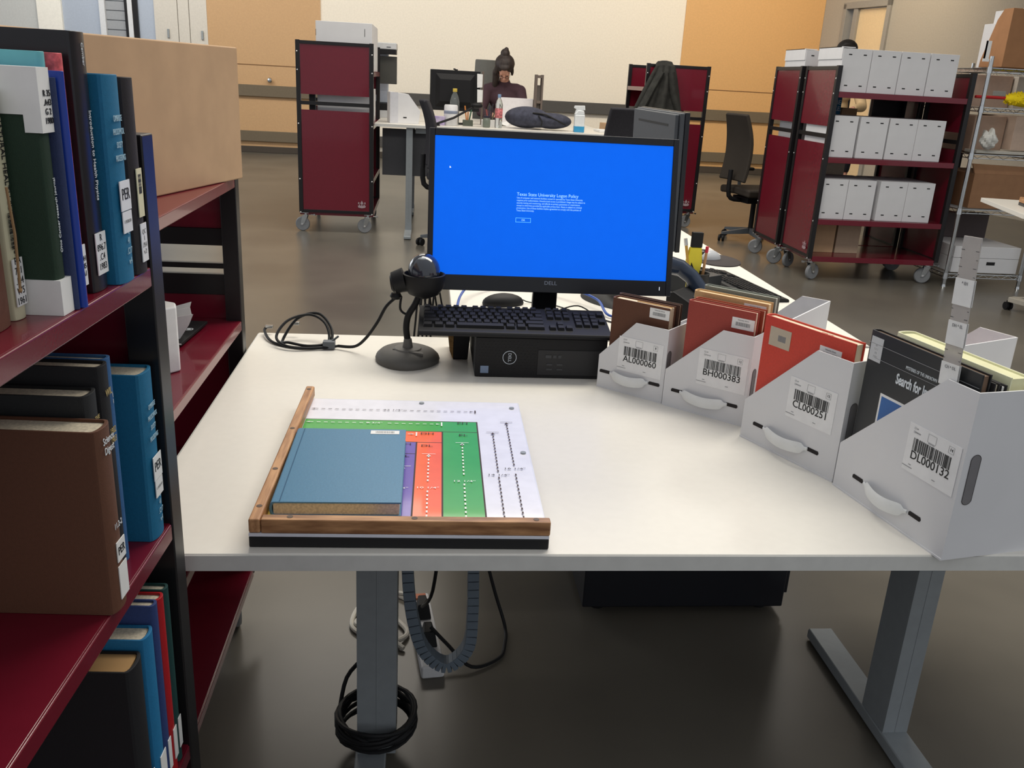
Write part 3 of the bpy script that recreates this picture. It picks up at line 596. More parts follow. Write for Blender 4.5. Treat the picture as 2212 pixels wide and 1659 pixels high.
def tray_book(T, label, x0, y0, wd, h, th, cover, sticker=None, pages=None, spine='round', seed=5, **k):
    """book standing in a tray: cover parallel to the labelled wall, spine to the left"""
    t, w, rz = T; c, s = math.cos(rz), math.sin(rz)
    loc = (t.location.x+x0*c-(y0+th)*s, t.location.y+x0*s+(y0+th)*c, DZ+.0032)
    # book local: X thickness -> towards the labelled wall, -Y spine -> tray -x (left)
    Bk = book(label, th, wd, h, cover, loc, rz-math.pi/2, pages=pages, spine=spine, **k)
    if sticker:
        sx, sz, sw, sh = sticker
        b = MB(); b.box((th-.0002, sx-x0, sz), (th+.0006, sx-x0+sw, sz+sh)); s_ = obj('barcode_sticker', b, m_sticker, Bk, smooth=False)
        M_ = FR((th+.0007, sx-x0+sw/2, sz+sh*.45), (0,1,0), (0,0,1)); bars(M_, sw*.66, sh*.34, m_greyink, s_, seed)
        text('University Library', .0032, FR((th+.0008, sx-x0+sw/2, sz+sh*.82), (0,1,0), (0,0,1)), m_greyink, s_)
    return Bk
E1 = tray_book(A_, 'brown cloth book standing in the AL000060 box', .0115, .016, .135, .196, .030, c_brown, (.102, .170, .045, .021), pages=mat('cream_pages', (226,212,184), .8))
b = MB(); b.box((.010, .05, .192), (.0125, .132, .1945)); lab(obj('place_card', b, mat('tan_card', (196,148,86), .7), E1, smooth=False), 'tan card standing between the pages')
E2 = tray_book(A_, 'second brown book behind the first in the AL000060 box', .006, .052, .145, .198, .014, cl('dark_brown', (78,54,44)))
F1 = tray_book(B_, 'front brick red book in the BH000383 box, its sticker fully visible', .0255, .016, .143, .223, .020, c_red, (.122, .186, .046, .022), pages=mat('pink_pages', (232,206,180), .8), seed=6)
F2 = tray_book(B_, 'rust red book second in the BH000383 box', .027, .041, .147, .224, .018, cl('rust', (150,66,40)), pages=mat('pink_pages', (232,206,180), .8))
F3 = tray_book(B_, 'tan cloth book third in the BH000383 box', .012, .066, .160, .233, .026, c_tan, (.122, .205, .046, .022), pages=mat('buff_pages', (232,204,160), .8), seed=8)
F4 = tray_book(B_, 'grey cloth book at the back of the BH000383 box', .018, .098, .155, .240, .022, c_gray, pages=mat('grey_pages', (190,190,176), .8))
G1 = tray_book(C_, 'tall scarlet book in the CL000251 box with two stickers', .006, .014, .206, .239, .024, c_red2, (.140, .195, .047, .023), pages=mat('cream_pages', (226,212,184), .8), seed=9)
b = MB(); b.box((.0238, .018, .187), (.0247, .068, .222)); s_ = lab(obj('bookplate', b, mat('faded_plate', (192,178,158), .6), G1, smooth=False), 'faded beige bookplate with a small barcode')
bars(FR((.0248, .048, .204), (0,1,0), (0,0,1)), .018, .011, m_greyink, s_, 12)
text('CMFLY.GJ', .006, FR((.012, .135, .2362), (0,1,0), (-1,0,0)), mat('stamp_red', (180,92,70), .7), G1)
H1 = tray_book(D_, 'large black picture book in the DL000132 box', .006, .014, .236, .274, .016, mat('satin_black', (34,36,38), .35), pages=mat('brown_pages', (120,96,78), .8), spine='flat')
M_ = lambda x, z: FR((.0165, x, z), (0,1,0), (0,0,1))
text('MYSTERIES OF THE UNKNOWN', .0075, M_(.125, .2385), m_wink, H1, sx=.62); text('Search for Immortality', .0225, M_(.136, .215), m_wink, H1, sx=.58, ex=.0003, bold=.0006)
b = MB(M_(0, 0)); b.box((.0, .2535, 0), (.235, .2542, .0003)); b.box((.02, .2315, 0), (.235, .2321, .0003)); obj('rule', b, m_greyink, H1, smooth=False)
b = MB(); b.box((.0158, .049, .055), (.0166, .19, .182)); b.mi = 1; b.box((.0160, .053, .059), (.0168, .186, .178)); lab(obj('cover_panel', b, [m_sticker, mat('cover_blue', (44,100,168), .4)], H1, smooth=False), 'plain blue picture panel with a white border')
b = MB(); b.box((.0158, .006, .226), (.0166, .034, .265)); s_ = lab(obj('call_label', b, mat('grey_label', (196,198,200), .5), H1, smooth=False), 'small grey call number label')
for k in range(4): text(('BF', '1311', '.F8', '1992')[k], .005, M_(.020, .252-.0062*k), m_greyink, s_)
H2 = tray_book(D_, 'thin black book just behind the large black picture book', .010, .0335, .236, .262, .010, cl('soft_black', (36,34,36)))
H3 = tray_book(D_, 'thin black book with a white inner board in the DL000132 box', .012, .0465, .232, .258, .012, m_blkpl, pages=m_paper)
H4 = tray_book(D_, 'pale cream album standing at the back of the DL000132 box', -.0 + .006, .064, .236, .268, .034, mat('pale_cream_board', (226,226,190), .5), pages=mat('pale_yellow_pages', (222,220,178), .8))
# ruler
t_, w_, rz_ = D_; c_, s_2 = math.cos(rz_), math.sin(rz_)
rx0, ry0 = .188, .0083
R_ = thing('ruler', 'clear plastic ruler with white paper flags standing in the DL000132 box', 'ruler', (t_.location.x+rx0*c_-ry0*s_2, t_.location.y+rx0*s_2+ry0*c_, DZ+.0035), rz_)
lean = Matrix.Rotation(math.radians(-3.0), 4, 'Y') @ Matrix.Rotation(math.radians(.5), 4, 'X')
b = MB(lean); b.box((0, 0, 0), (.032, .0022, .452)); obj('blade', b, mat('clear_ruler_plastic', (205,200,196), .25, trans=.35, ior=1.2), R_, bevel=.0006, smooth=False)
for k, (z0, z1, s_) in enumerate(((.357, .394, '^ EH'), (.300, .334, 'DH ^ EL'), (.241, .274, 'CH ^ DL'))):
    b = MB(lean); b.box((-.0008, -.0009, z0), (.0328, 0, z1)); b.box((-.0008, .0022, z0), (.0328, .0030, z1)); f_ = lab(obj('paper_flag', b, m_paper, R_, smooth=False), 'white paper flag marked '+s_.replace('^', 'up to'))
    text(s_, .0066, lean @ FACE((.017, -.0012, z1-.006)), m_greyink, f_, sx=.85)
b = MB(lean)
for k in range(36):
    zz_ = .02+k*.0118; b.box((.0, -.0004, zz_), (.006 if k % 2 else .003, -.0001, zz_+.0006)); b.box((.026 if k % 2 else .029, -.0004, zz_), (.032, -.0001, zz_+.0006))
obj('graduations', b, m_ink, R_, smooth=False)

# ================================================================== COMPUTER
t = thing('desktop_computer', 'black small desktop computer lying flat on the desk under the keyboard', 'computer', (.1125, 1.852, DZ))
b = MB(); b.box((0, .012, 0), (.292, .255, .0925)); obj('case', b, m_blkpl, t, bevel=.003, smooth=False)
b = MB(); b.box((0, 0, .001), (.292, .0125, .0915)); fr_ = obj('front_bezel', b, m_blkpl, t, bevel=.002, smooth=False)
b = MB()
for i in range(30):
    for j in range(11): b.box((.008+i*.0044, -.0006, .012+j*.0068), (.0105+i*.0044, .0, .0150+j*.0068)) if (i+j) % 2 else None
obj('vent_mesh', b, mat('vent_black', (14,14,16), .6), fr_, smooth=False)
b = MB(); b.box((.138, -.0014, .008), (.285, 0, .066)); p_ = obj('port_panel', b, mat('port_panel_black', (32,32,35), .5), fr_, bevel=.0008, smooth=False)
b = MB()
for x in (.158, .181): 
    for z_ in (.020, .031): b.box((x, -.0026, z_), (x+.013, -.0014, z_+.004))
b.box((.155, -.0026, .048), (.168, -.0014, .055)); b.box((.172, -.0026, .048), (.179, -.0014, .055)); b.box((.183, -.0026, .048), (.190, -.0014, .055))
obj('port', b, mat('port_grey', (52,54,58), .4), p_, smooth=False)
b = MB(FACE((.0755, -.0016, .047))); 
for k in range(28):
    a0, a1 = 2*math.pi*k/28, 2*math.pi*(k+1)/28; b.tube([(.0148*math.cos(a0), .0148*math.sin(a0), 0), (.0148*math.cos(a1), .0148*math.sin(a1), 0)], .0008, 5)
em = obj('emblem', b, mat('emblem_silver', (198,206,216), .4), fr_); 
text('DELL', .0098, FR((.0755, -.0016, .047), (0,0,-1), (1,0,0)), MATS['emblem_silver'], fr_, sx=.95, ex=.0004)
b = MB(); b.box((.012, -.0012, .010), (.030, 0, .0265)); lab(obj('processor_sticker', b, mat('pale_blue_sticker', (120,138,166), .4), fr_, smooth=False), 'small pale blue sticker')
t = thing('sanding_block', 'small black block with a cork edge propping the left end of the keyboard', 'block', (.060, 1.975, DZ))
b = MB(); b.prism([(.008,0),(.042,0),(.046,.05),(.044,.092),(.008,.092)], 0, .11, 'xz'); obj('block_body', b, m_blkpl, t, bevel=.003)
b = MB(); b.prism([(0,.02),(.008,0),(.008,.092),(-.003,.092),(-.004,.05)], .002, .108, 'xz'); lab(obj('cork_edge', b, mat('cork', (150,118,74), .9, noise=.3, nscale=200), t), 'brown cork edge')
# keyboard
def keyboard(label, loc, rz, tiltx, Wk=.424, Dk=.148, cable=False):
    t = thing('keyboard', label, 'keyboard', loc, rz); Mt = Matrix.Rotation(tiltx, 4, 'X')
    b = MB(Mt); b.prism([(0,0),(Dk,0),(Dk,.014),(Dk-.012,.017),(.004,.010),(0,.006)], 0, Wk, 'yz'); obj('tray', b, m_blkpl, t, bevel=.0015, smooth=False)
    rows = [[(.012,.016,1)]+[(.012+.03+k*.019+(k//4)*.008,.015,1) for k in range(12)]]
    y = Dk-.027; ks = []
    ks += [(.010, y, .015, .013)]+[(.040+k*.0178+(k//4)*.008, y, .015, .013) for k in range(12)]+[(.287+k*.0185, y, .015, .013) for k in range(3)]
    y -= .021
    for r_, off in enumerate((0, .009, .013, .021)):
        n_ = (13, 12, 11, 10)[r_]
        if r_: ks.append((.010, y, off+.0155, .0155))
        for k in range(n_): ks.append((.010+(off+.0185 if r_ else 0)+k*.0185, y, .0155, .0155))
        e = .010+(off+.0185 if r_ else 0)+n_*.0185; ks.append((e, y, .277-e, .0155))
        if r_ < 2: ks += [(.287+k*.0185, y, .0155, .0155) for k in range(3)]
        if r_ == 3: ks.append((.3055, y, .0155, .0155))
        for k in range(4 if r_ != 9 else 0):
            if not (k == 3 and r_ in (1, 3)): ks.append((.348+k*.0182, y, .0155, .0155))
        y -= .0188
    ks += [(.010,y,.02,.0155),(.034,y,.02,.0155),(.058,y,.02,.0155),(.082,y,.105,.0155),(.191,y,.02,.0155),(.215,y,.02,.0155),(.239,y,.038,.0155)]+[(.287+k*.0185,y,.0155,.0155) for k in range(3)]+[(.348,y,.034,.0155),(.3844,y,.0155,.0155)]
    for x, yy, w_, d_ in ks[:100]:
        if w_ < .004: continue
        zb = .010+.007*(yy/Dk); b = MB(Mt); b.hexa([(x,yy,zb),(x+w_,yy,zb),(x+w_,yy+d_,zb+.001),(x,yy+d_,zb+.001),(x+.0018,yy+.0015,zb+.006),(x+w_-.0018,yy+.0015,zb+.006),(x+w_-.0018,yy+d_-.001,zb+.0072),(x+.0018,yy+d_-.001,zb+.0072)]); obj('key', b, m_blkpl, t, smooth=False)
    return t
K1 = keyboard('black keyboard resting on top of the black desktop computer', (-.0125, 1.846, .8285), math.radians(-.5), math.radians(6.5))
# monitor
def monitor(name, label, loc, rz, Wd, Hd, zb, tilt, back=False, bez=(.013,.013,.016,.036), stand=True):
    t = thing(name, label, 'monitor', loc, rz); bl, br_, bt, bb = bez
    Mt = Matrix.Translation((0, 0, zb)) @ Matrix.Rotation(-tilt, 4, 'X')       # origin bottom centre of the glass
    m_bez = mat('bezel_black', (20,22,30), .3)
    b = MB(Mt); x0, x1, z0, z1 = -Wd/2-bl, Wd/2+br_, -bb, Hd+bt
    b.box((x0, -.004, z0), (-Wd/2, .010, z1)); b.box((Wd/2, -.004, z0), (x1, .010, z1)); b.box((-Wd/2, -.004, z0), (Wd/2, .010, 0)); b.box((-Wd/2, -.004, Hd), (Wd/2, .010, z1)); fr_ = obj('bezel', b, m_bez, t, bevel=.0015, smooth=False)
    b = MB(Mt); b.box((-Wd/2, 0, 0), (Wd/2, .006, Hd)); scr = obj('screen', b, m_blkgl, t, smooth=False)
    b = MB(Mt); b.box((x0+.002, .010, z0+.002), (x1-.002, .024, z1-.002)); b.box((x0+.012, .024, z0+.012), (x1-.012, .036, z1-.006)) if back else b.hexa([(x0+.05,.024,z0+.03),(x1-.05,.024,z0+.03),(x1-.05,.024,z1-.03),(x0+.05,.024,z1-.03),(x0+.09,.045,z0+.08),(x1-.09,.045,z0+.08),(x1-.09,.045,z1-.08),(x0+.09,.045,z1-.08)]); bk = obj('back_shell', b, mat('back_shell_grey', (70,74,80), .5) if back else m_blkpl, t, bevel=.003, smooth=False)
    if back:
        b = MB(Mt); b.box((-Wd*.36, .0355, Hd*.925), (Wd*.36, .0366, Hd*.945)); obj('vent_slit', b, m_ink, bk, smooth=False)
    return t, Mt, fr_, scr
MO, Mt, bez_, scr = monitor('monitor', 'widescreen monitor showing a bright blue logon notice', (.2875*1.0+.005, 2.045, DZ), math.radians(0), .556, .314, .195, math.radians(11))
# place from four screen corners
c0 = Yp(932, 597, 2.04); c1 = Yp(1440, 602, 2.04); 
MO.location = ((c0.x+c1.x)/2, 2.04, (c0.z+c1.z)/2-.195)
m_blue = mat('screen_blue', (8,96,226), .3, emit=.74, spec=.1)
b = MB(Mt); b.box((-.278, -.0006, 0), (.278, 0, .314)); px_ = obj('display_image', b, m_blue, scr, smooth=False)
m_lit = mat('screen_text', (150,208,255), .3, emit=.9)
TL = lambda x, z, s_, sz, sx=1, m__=None: text(s_, sz, Mt @ FACE((x, -.0009, z)), m__ or m_lit, scr, align='LEFT', sx=sx, ex=.0001)
TL(-.0865, .1895, 'Texas State University Logon Policy', .0108, .92)
for k, s_ in enumerate(('Use of computer and network facilities owned or operated by Texas State University', 'requires prior authorization. Unauthorized access is prohibited. Usage may be subject to', 'security testing and monitoring, and affords no privacy guarantees or expectations', 'except as otherwise provided by applicable privacy laws. Abuse is subject to criminal', 'prosecution. Use of these facilities implies agreement to comply with the policies of', 'Texas State University.')):
    TL(-.0865, .1815-k*.0058, s_, .0056, .80)
b = MB(Mt)
for q in ((-.0875,.1255,-.052,.1262),(-.0875,.1350,-.052,.1357),(-.0875,.1255,-.0868,.1357),(-.0527,.1255,-.052,.1357)): b.box((q[0],-.0010,q[1]),(q[2],-.0007,q[3]))
lab(obj('button_outline', b, mat('screen_cyan', (110,206,255), .3, emit=.9), scr, smooth=False), 'pale outline of the OK button')
text('OK', .006, Mt @ FACE((-.0697, -.0009, .1305)), m_lit, scr)
b = MB(Mt @ FACE((-.2435, -.0009, .247))); b.prism([(0,0),(0,-.0048),(.0036,-.0034)], 0, .0002); lab(obj('pointer', b, mat('screen_white', (235,245,255), .3, emit=1), scr, smooth=False), 'white mouse pointer')
text('DELL', .0125, Mt @ FACE((0, -.0044, -.0135)), mat('logo_grey', (150,158,176), .4), bez_, sx=1.1, ex=.0002)
b = MB(Mt); b.box((.262, -.0046, -.022), (.2632, -.004, -.014)); lab(obj('power_light', b, mat('led_white', (230,235,245), .3, emit=1), bez_, smooth=False), 'lit white power light')
mz = MO.location.z-DZ
b = MB(); b.box((-.030, .072, .0-mz), (.030, .095, .30-mz)); b.box((-.045, .062, .20), (.045, .095, .28)); obj('stand_neck', b, m_blkgl, MO, bevel=.003, smooth=False)
b = MB(); b.box((-.03, .085, .0-mz), (.03, .30, .012-mz)); b.box((-.10, .16, 0-mz), (.10, .33, .012-mz)); obj('stand_base', b, m_blkpl, MO, bevel=.005, smooth=False)
# second monitor, edge/back towards us, faces +X
M2, Mt2, _, _ = monitor('monitor', 'grey backed monitor on the second desk, turned away behind the blue screen', (.757, 2.885, DZ), math.radians(90+1), .51, .355, .19, math.radians(2), back=True)
b = MB(); b.box((-.03, .05, .012), (.03, .075, .36)); b.box((-.05, .02, .26), (.05, .07, .34)); obj('stand_neck', b, m_blkpl, M2, bevel=.003, smooth=False)
b = MB()
for s_ in (-1, 1): b.surf(lambda u, v: (s_*(.03+.36*u)-.0, .12+.10*math.sin(u*2.4)+(v-.5)*.13*math.sin(math.pi*(.12+.80*u)), .030*math.sin(math.pi*(.15+.8*u))*math.sin(math.pi*v)+.0015), 16, 8)
b.box((-.06, .05, 0), (.06, .17, .014)); obj('stand_base', b, m_blkpl, M2)
o = thing('computer_mouse', 'black mouse lying under the left part of the blue screen', 'mouse', (.228, 2.52, DZ), math.radians(-75))
b = MB(); b.ell((0, 0, .006), (.034, .064, .028), 20, 12); bmesh.ops.bisect_plane(b.b, geom=b.b.verts[:]+b.b.edges[:]+b.b.faces[:], plane_co=(0,0,.0005), plane_no=(0,0,-1), clear_outer=True); obj('mouse_shell', b, m_blkpl, o)
b = MB(); b.tube([(.0, .0625, .012), (.0, .085, .004), (.03, .14, .003), (.10, .17, .003)], .0018, 6, smooth=5); obj('mouse_cable', b, m_blkpl, o)
o = obj('ethernet_cable', MB().tube([(.085, 2.32, DZ+.006), (.10, 2.48, DZ+.03), (.145, 2.62, DZ+.035), (.24, 2.72, DZ+.008), (.34, 2.70, DZ+.008), (.42, 2.62, DZ+.035), (.50, 2.50, DZ+.03), (.52, 2.40, DZ+.008), (.60, 2.36, DZ+.008)], .0038, 8, smooth=8), mat('blue_cable', (40,78,160), .4)); tag(o, 'blue network cable arching behind the blue screen', 'cable')
o = obj('black_cable', MB().tube([(.37, 2.44, DZ+.003), (.44, 2.46, DZ+.018), (.49, 2.38, DZ+.004), (.53, 2.33, DZ+.003)], .002, 6, smooth=6), m_blkpl); tag(o, 'thin black cable crossing the desk right of the monitor stand', 'cable')
b = MB()
for k in range(5): b.tube([(.060-.011*k, 2.20+.01*k, .73), (.045-.014*k, 2.21, .80), (.03-.012*k, 2.22+.01*k, .86), (.02-.010*k, 2.2, .80), (.012-.012*k, 2.2, .60)], .0026, 6, smooth=5)
o = obj('cable_bundle', b, m_blkpl); tag(o, 'bundle of black cables draping down behind the left end of the keyboard', 'cables')

# ================================================================== BARCODE SCANNER
t = thing('barcode_scanner', 'black handheld barcode scanner held in a gooseneck stand left of the blue screen', 'scanner', (-.037, 1.965, DZ))
b = MB(); pts = []
for k in range(28):
    a = 2*math.pi*k/28; pts.append(((.070+.004*math.cos(2*a))*math.cos(a), (.085-.006*math.cos(a))*math.sin(a)))
for s_, z_ in ((1.0, 0), (1.0, .006), (.96, .013), (.86, .020), (.5, .026)): pass
R = [[b.v((p[0]*s_, p[1]*s_, z_)) for p in pts] for s_, z_ in ((.98, 0), (1.0, .006), (.97, .013), (.86, .021), (.45, .027), (.1, .028))]
for i in range(len(R)-1): b.bridge(R[i], R[i+1])
b.f(R[0][::-1]); b.f(R[-1]); obj('stand_base', b, mat('soft_grey_black', (92,90,86), .6), t, ang=1.2)
b = MB(); b.lathe([(.032,.020),(.033,.026),(.030,.030),(.012,.031),(.009,.05),(.0085,.052)], (0,.0,0)); b.prism([(-.034,-.01),(.034,-.03),(.036,-.045),(.0,-.03)], .024, .029); obj('base_plate', b, m_grypl if False else mat('soft_grey_black2', (104,102,98), .55), t)
b = MB(); b.tube([(0,0,.045), (-.004,0,.075), (.0,0,.105), (.016,-.004,.135), (.028,-.006,.165)], .0075, 12, smooth=8); obj('gooseneck', b, m_blkpl, t)
b = MB(); b.lathe([(.012,.150),(.034,.160),(.046,.178),(.048,.205),(.044,.206),(.040,.182),(.012,.170)], (.034,-.008,0), 28); obj('cup_holder', b, m_blkpl, t)
b = MB(Matrix.Translation((.034,-.012,.213)) @ Matrix.Rotation(math.radians(24), 4, 'X') @ Matrix.Rotation(math.radians(-8), 4, 'Y')); b.ell((0,0,.0), (.036,.042,.037), 24, 16); hd = obj('scanner_head', b, mat('glossy_charcoal', (44,48,58), .12, coat=.8), t)
b = MB(); b.ell((.030,-.030,.242), (.010,.006,.004), 14, 8); lab(obj('trigger_button', b, mat('pale_grey', (150,156,160), .3), hd), 'pale grey oval button')
b = MB(); b.cyl((-.034,-.006,.182),(-.008,-.006,.190), .024, .028, n=20); b.cyl((-.040,-.006,.181),(-.034,-.006,.182), .016, .022, n=20); obj('clamp_knob', b, m_blkpl, t, bevel=.001)
b = MB(); b.lathe([(.010,0),(.014,.006),(.010,.014)], (-.028,-.004,.145), 16); b.tube([(-.028,-.004,.148), (-.05,0,.125), (-.07,.01,.085), (-.098,.03,.04), (-.125,.05,.014), (-.165,.07,.008)], .0036, 8, smooth=8)
b.tube([(-.016,0,.150), (-.018,.002,.120), (-.004,.004,.108), (.010,0,.118)], .0028, 8, smooth=6)
cx_, cy_ = -.235, .125
b.tube([(-.165,.07,.008), (-.20,.06,.006), (-.27,.05,.008), (-.31,.085,.020), (-.29,.13,.050), (-.24,.155,.060), (-.20,.13,.045), (-.19,.09,.012), (-.23,.065,.008), (-.28,.075,.012), (-.30,.11,.006), (-.27,.15,.05), (-.22,.16,.062), (-.185,.12,.035), (-.19,.08,.006), (-.25,.06,.004), (-.32,.10,.004), (-.352,.17,.012), (-.345,.185,.02)], .0034, 8, smooth=8)
obj('cable', b, m_blkpl, t)
b = MB(); b.box((-.352,.178,.016), (-.334,.19,.023)); b.box((-.285,.165,.030), (-.268,.177,.037)); lab(obj('plug', b, m_chrome, t, bevel=.001), 'bright metal cable plug')
b = MB(); b.box((-.200,.060,.002), (-.172,.082,.020)); b.tube([(-.19,.065,.012),(-.165,.085,.028)], .003, 6); obj('cable_tie', b, m_grypl, t, bevel=.003)

# ================================================================== THINGS ON THE SECOND DESK
t = thing('desk_phone', 'black desk phone on the second desk behind the BH000383 box', 'phone', (.66, 2.32, DZ), math.radians(-40))
b = MB(); b.prism([(0,0),(.19,0),(.19,.03),(.02,.105),(0,.095)], -.01, .16, 'xz'); obj('phone_body', b, m_blkpl, t, bevel=.004, smooth=False)
b = MB(); Mi = (Matrix.Translation((.66, 2.32, DZ)) @ Matrix.Rotation(math.radians(-40), 4, 'Z')).inverted()
hp_ = [Mi @ Yp(x, y, Y_) for x, y, Y_ in ((1443,572,2.40),(1470,578,2.40),(1494,598,2.38),(1512,626,2.36),(1524,655,2.34))]
b.tube(hp_, [.022,.019,.018,.019,.023], 12, sy=1.2); obj('handset', b, mat('blue_black_gloss', (44,54,72), .25), t)
b = MB()
for i in range(4):
    for j in range(3): x = .06+i*.026; z_ = .105-(x-.02)*.44; b.box((x, .035+j*.032, z_-.002), (x+.016, .055+j*.032, z_+.004))
obj('keypad', b, m_grypl, t, smooth=False)
t = thing('pen_cup', 'round black pen cup on the second desk', 'cup', (.828, 2.60, DZ))
b = MB(); b.lathe([(.028,0),(.031,.002),(.034,.095),(.0355,.098),(.033,.099),(.031,.095),(.028,.006),(.0,.005)], n=28); obj('cup_wall', b, m_blkpl, t)
def pen(label, cx, cy, dx, dy, h, r, m1, m2=None, cat='pencil'):
    t = thing(cat.replace(' ', '_'), label, cat, (cx, cy, DZ+.008)); b = MB(); b.cyl((0,0,0), (dx, dy, h), r, n=10); obj('shaft', b, m1, t)
    b = MB(); b.cyl((dx*.93, dy*.93, h*.93), (dx*1.04, dy*1.04, h*1.04), r*1.15, n=10); obj('end_cap', b, m2 or m1, t); return t
m_yel = mat('signal_yellow', (232,214,52), .4)
pen('wooden pencil with a red eraser tip in the pen cup', .838, 2.60, .006, -.006, .165, .0042, mat('pencil_wood', (186,140,96), .5), mat('eraser_red', (196,40,60), .6))
pen('yellow pencil with a chrome ferrule leaning left in the pen cup', .818, 2.60, -.040, .002, .185, .0045, mat('pencil_yellow', (206,160,70), .5), m_chrome)
t = thing('utility_knife', 'bright yellow and black utility knife upright in the pen cup', 'knife', (.812, 2.606, DZ+.01))
b = MB(); b.prism([(-.016,.0),(.014,0),(.018,.085),(.024,.12),(.018,.165),(-.018,.165),(-.026,.12),(-.016,.07)], -.008, .008, 'xz'); obj('grip', b, m_yel, t, bevel=.003)
b = MB(); b.prism([(-.010,.03),(-.002,.04),(.004,.03),(.008,.045),(.0,.10),(-.010,.12),(-.014,.09)], -.0095, .0095, 'xz'); obj('grip_inlay', b, m_blkpl, t, bevel=.001); b = MB(); b.box((-.015,-.008,.165),(.018,.008,.21)); obj('cap', b, m_blkpl, t, bevel=.001)
o = obj('tray_box', MB().box((0,0,0), (.16,.13,.055)), mat('grey_black_box', (44,46,48), .5), bevel=.002, smooth=False); o.location = (.84, 2.70, DZ); o.rotation_euler = (0,0,math.radians(35)); tag(o, 'dark grey open stationery box behind the pen cup', 'box')
o = obj('note_stack', MB().box((0,0,0), (.16,.20,.012)), m_paper, bevel=.001, smooth=False); o.location = (.80, 3.20, DZ); o.rotation_euler = (0,0,.3); tag(o, 'short stack of white papers beside the turned monitor', 'papers')
o = obj('binder_clip_board', MB().box((0,0,0), (.13,.2,.006)), m_grypl, bevel=.001, smooth=False); o.name = 'clipboard'; o.location = (.81, 3.20, DZ+.0125); o.rotation_euler = (0,0,.3); tag(o, 'grey clipboard lying on the white papers of the second desk', 'clipboard')
K2 = keyboard('black keyboard on the second desk, running along its right edge', (1.155, 2.66, DZ), math.radians(90+9), math.radians(3), Wk=.44)
t = thing('mouse_pad', 'round dark brown mouse pad at the far end of the second desk', 'mouse pad', (1.125, 3.33, DZ)); b = MB(); b.lathe([(.10,0),(.10,.004),(.098,.005),(0,.005)], n=40)
for v in b.b.verts: v.co.x *= .9; v.co.y *= 1.25
obj('pad', b, mat('brown_black_pad', (52,46,46), .8), t)
t = thing('computer_mouse', 'silver and black mouse on the round mouse pad', 'mouse', (1.09, 3.34, DZ+.005), math.radians(100)); b = MB(); b.ell((0,0,0), (.034,.058,.036), 20, 12); bmesh.ops.bisect_plane(b.b, geom=b.b.verts[:]+b.b.edges[:]+b.b.faces[:], plane_co=(0,0,.0005), plane_no=(0,0,-1), clear_outer=True)
obj('mouse_shell', b, mat('silver_shell', (178,180,184), .25), t); b = MB(); b.ell((0,.022,.004), (.026,.034,.0335), 18, 10); bmesh.ops.bisect_plane(b.b, geom=b.b.verts[:]+b.b.edges[:]+b.b.faces[:], plane_co=(0,0,.001), plane_no=(0,0,-1), clear_outer=True); obj('button_panel', b, m_blkgl, t)
# ================================================================== WHITE BOXES ON THE RIGHT CARTS
def fbox(label, loc, w=.218, D=.42, h=.298, rz=0, lid=False, group='white archive boxes on the open burgundy cart'):
    t = thing('archive_box', label, 'box', loc, rz, group)
    b = MB(); b.prism([(0,0),(w,0),(w,h),(0,h)], 0, D, 'xz'); bd = obj('carton', b, m_wht, t, bevel=.0015, smooth=False)
    for x in (.055, w-.052):
        for z in (.045, h-.04): b = MB(); b.box((x-.012, -.0012, z-.004), (x+.012, 0, z+.004)); lab(obj('hand_slot', b, m_ink, t, smooth=False), 'small dark slot in the end of the box')
    if lid:
        b = MB(); b.box((-.006, -.006, h-.075), (w+.006, D+.006, h+.006)); obj('lid', b, m_wht, t, bevel=.002, smooth=False)
    return t
order = ('leftmost', 'second from the left', 'third from the left', 'rightmost')
FB = None
def place_fb(label, loc, rz):
    global FB
    if FB is None: FB = fbox(label, loc, rz=rz); return FB
    return dup(FB, loc, rz, label)
for row, zs, xs_ in (('top shelf', 1.401, (2.976, 3.198, 3.421, 3.645)), ('upper middle shelf', .936, (2.959, 3.195, 3.425, 3.645)), ('lower middle shelf', .476, (2.965, 3.187, 3.44, 3.66))):
    for k, x in enumerate(xs_):
        place_fb('white archive box, %s on the %s of the open cart' % (order[k], row), (x, 6.597, zs), math.radians((0, 0, .6, 0)[k] if row != 'top shelf' else 0))
q = Yp(1725, 130, 7.25)
LB = fbox('white box with a side flap on top of the rear burgundy cart', (2.955, 7.22, 1.401), w=.218, D=.42, h=.30, group='white boxes on the rear burgundy cart')
fbox('white box beside the flapped one on top of the rear burgundy cart', (3.18, 7.22, 1.401), w=.22, D=.38, h=.30, group='white boxes on the rear burgundy cart')
for o_ in (LB, [o for o in bpy.data.objects if o.get('label','').startswith('white archive box, leftmost on the top shelf')][0]):
    b = MB(); b.box((-.006, .004, .225), (-.0005, .42, .310)); b.box((-.006, .03, .305), (.10, .42, .310)); lab(obj('side_flap', b, m_wht, o_, smooth=False), 'folded flap over the left side')
for k, (x, z, w, h, m__, l_) in enumerate(((3.0, .936, .22, .33, m_wht, 'white carton on the second shelf of the rear burgundy cart'),)):
    b = MB(); b.box((0,0,0), (w,.4,h)); o = obj('archive_box', b, m__, bevel=.002, smooth=False); o.location = (x, 7.28, z); tag(o, l_, 'box')
t = thing('tote_bag', 'blue tote bag with white lettering seen under the top shelf of the open cart', 'bag', (3.29, 7.30, .9365))
b = MB(); b.prism([(-.07,-.015),(.05,-.015),(.055,.02),(-.075,.02)], 0, .44); obj('bag_body', b, mat('tote_blue', (30,112,156), .7, noise=.1, nscale=60), t, bevel=.004)
text('BE\nKE.', .050, FACE((.02, -.0165, .36)), m_wink, t, sx=.9)
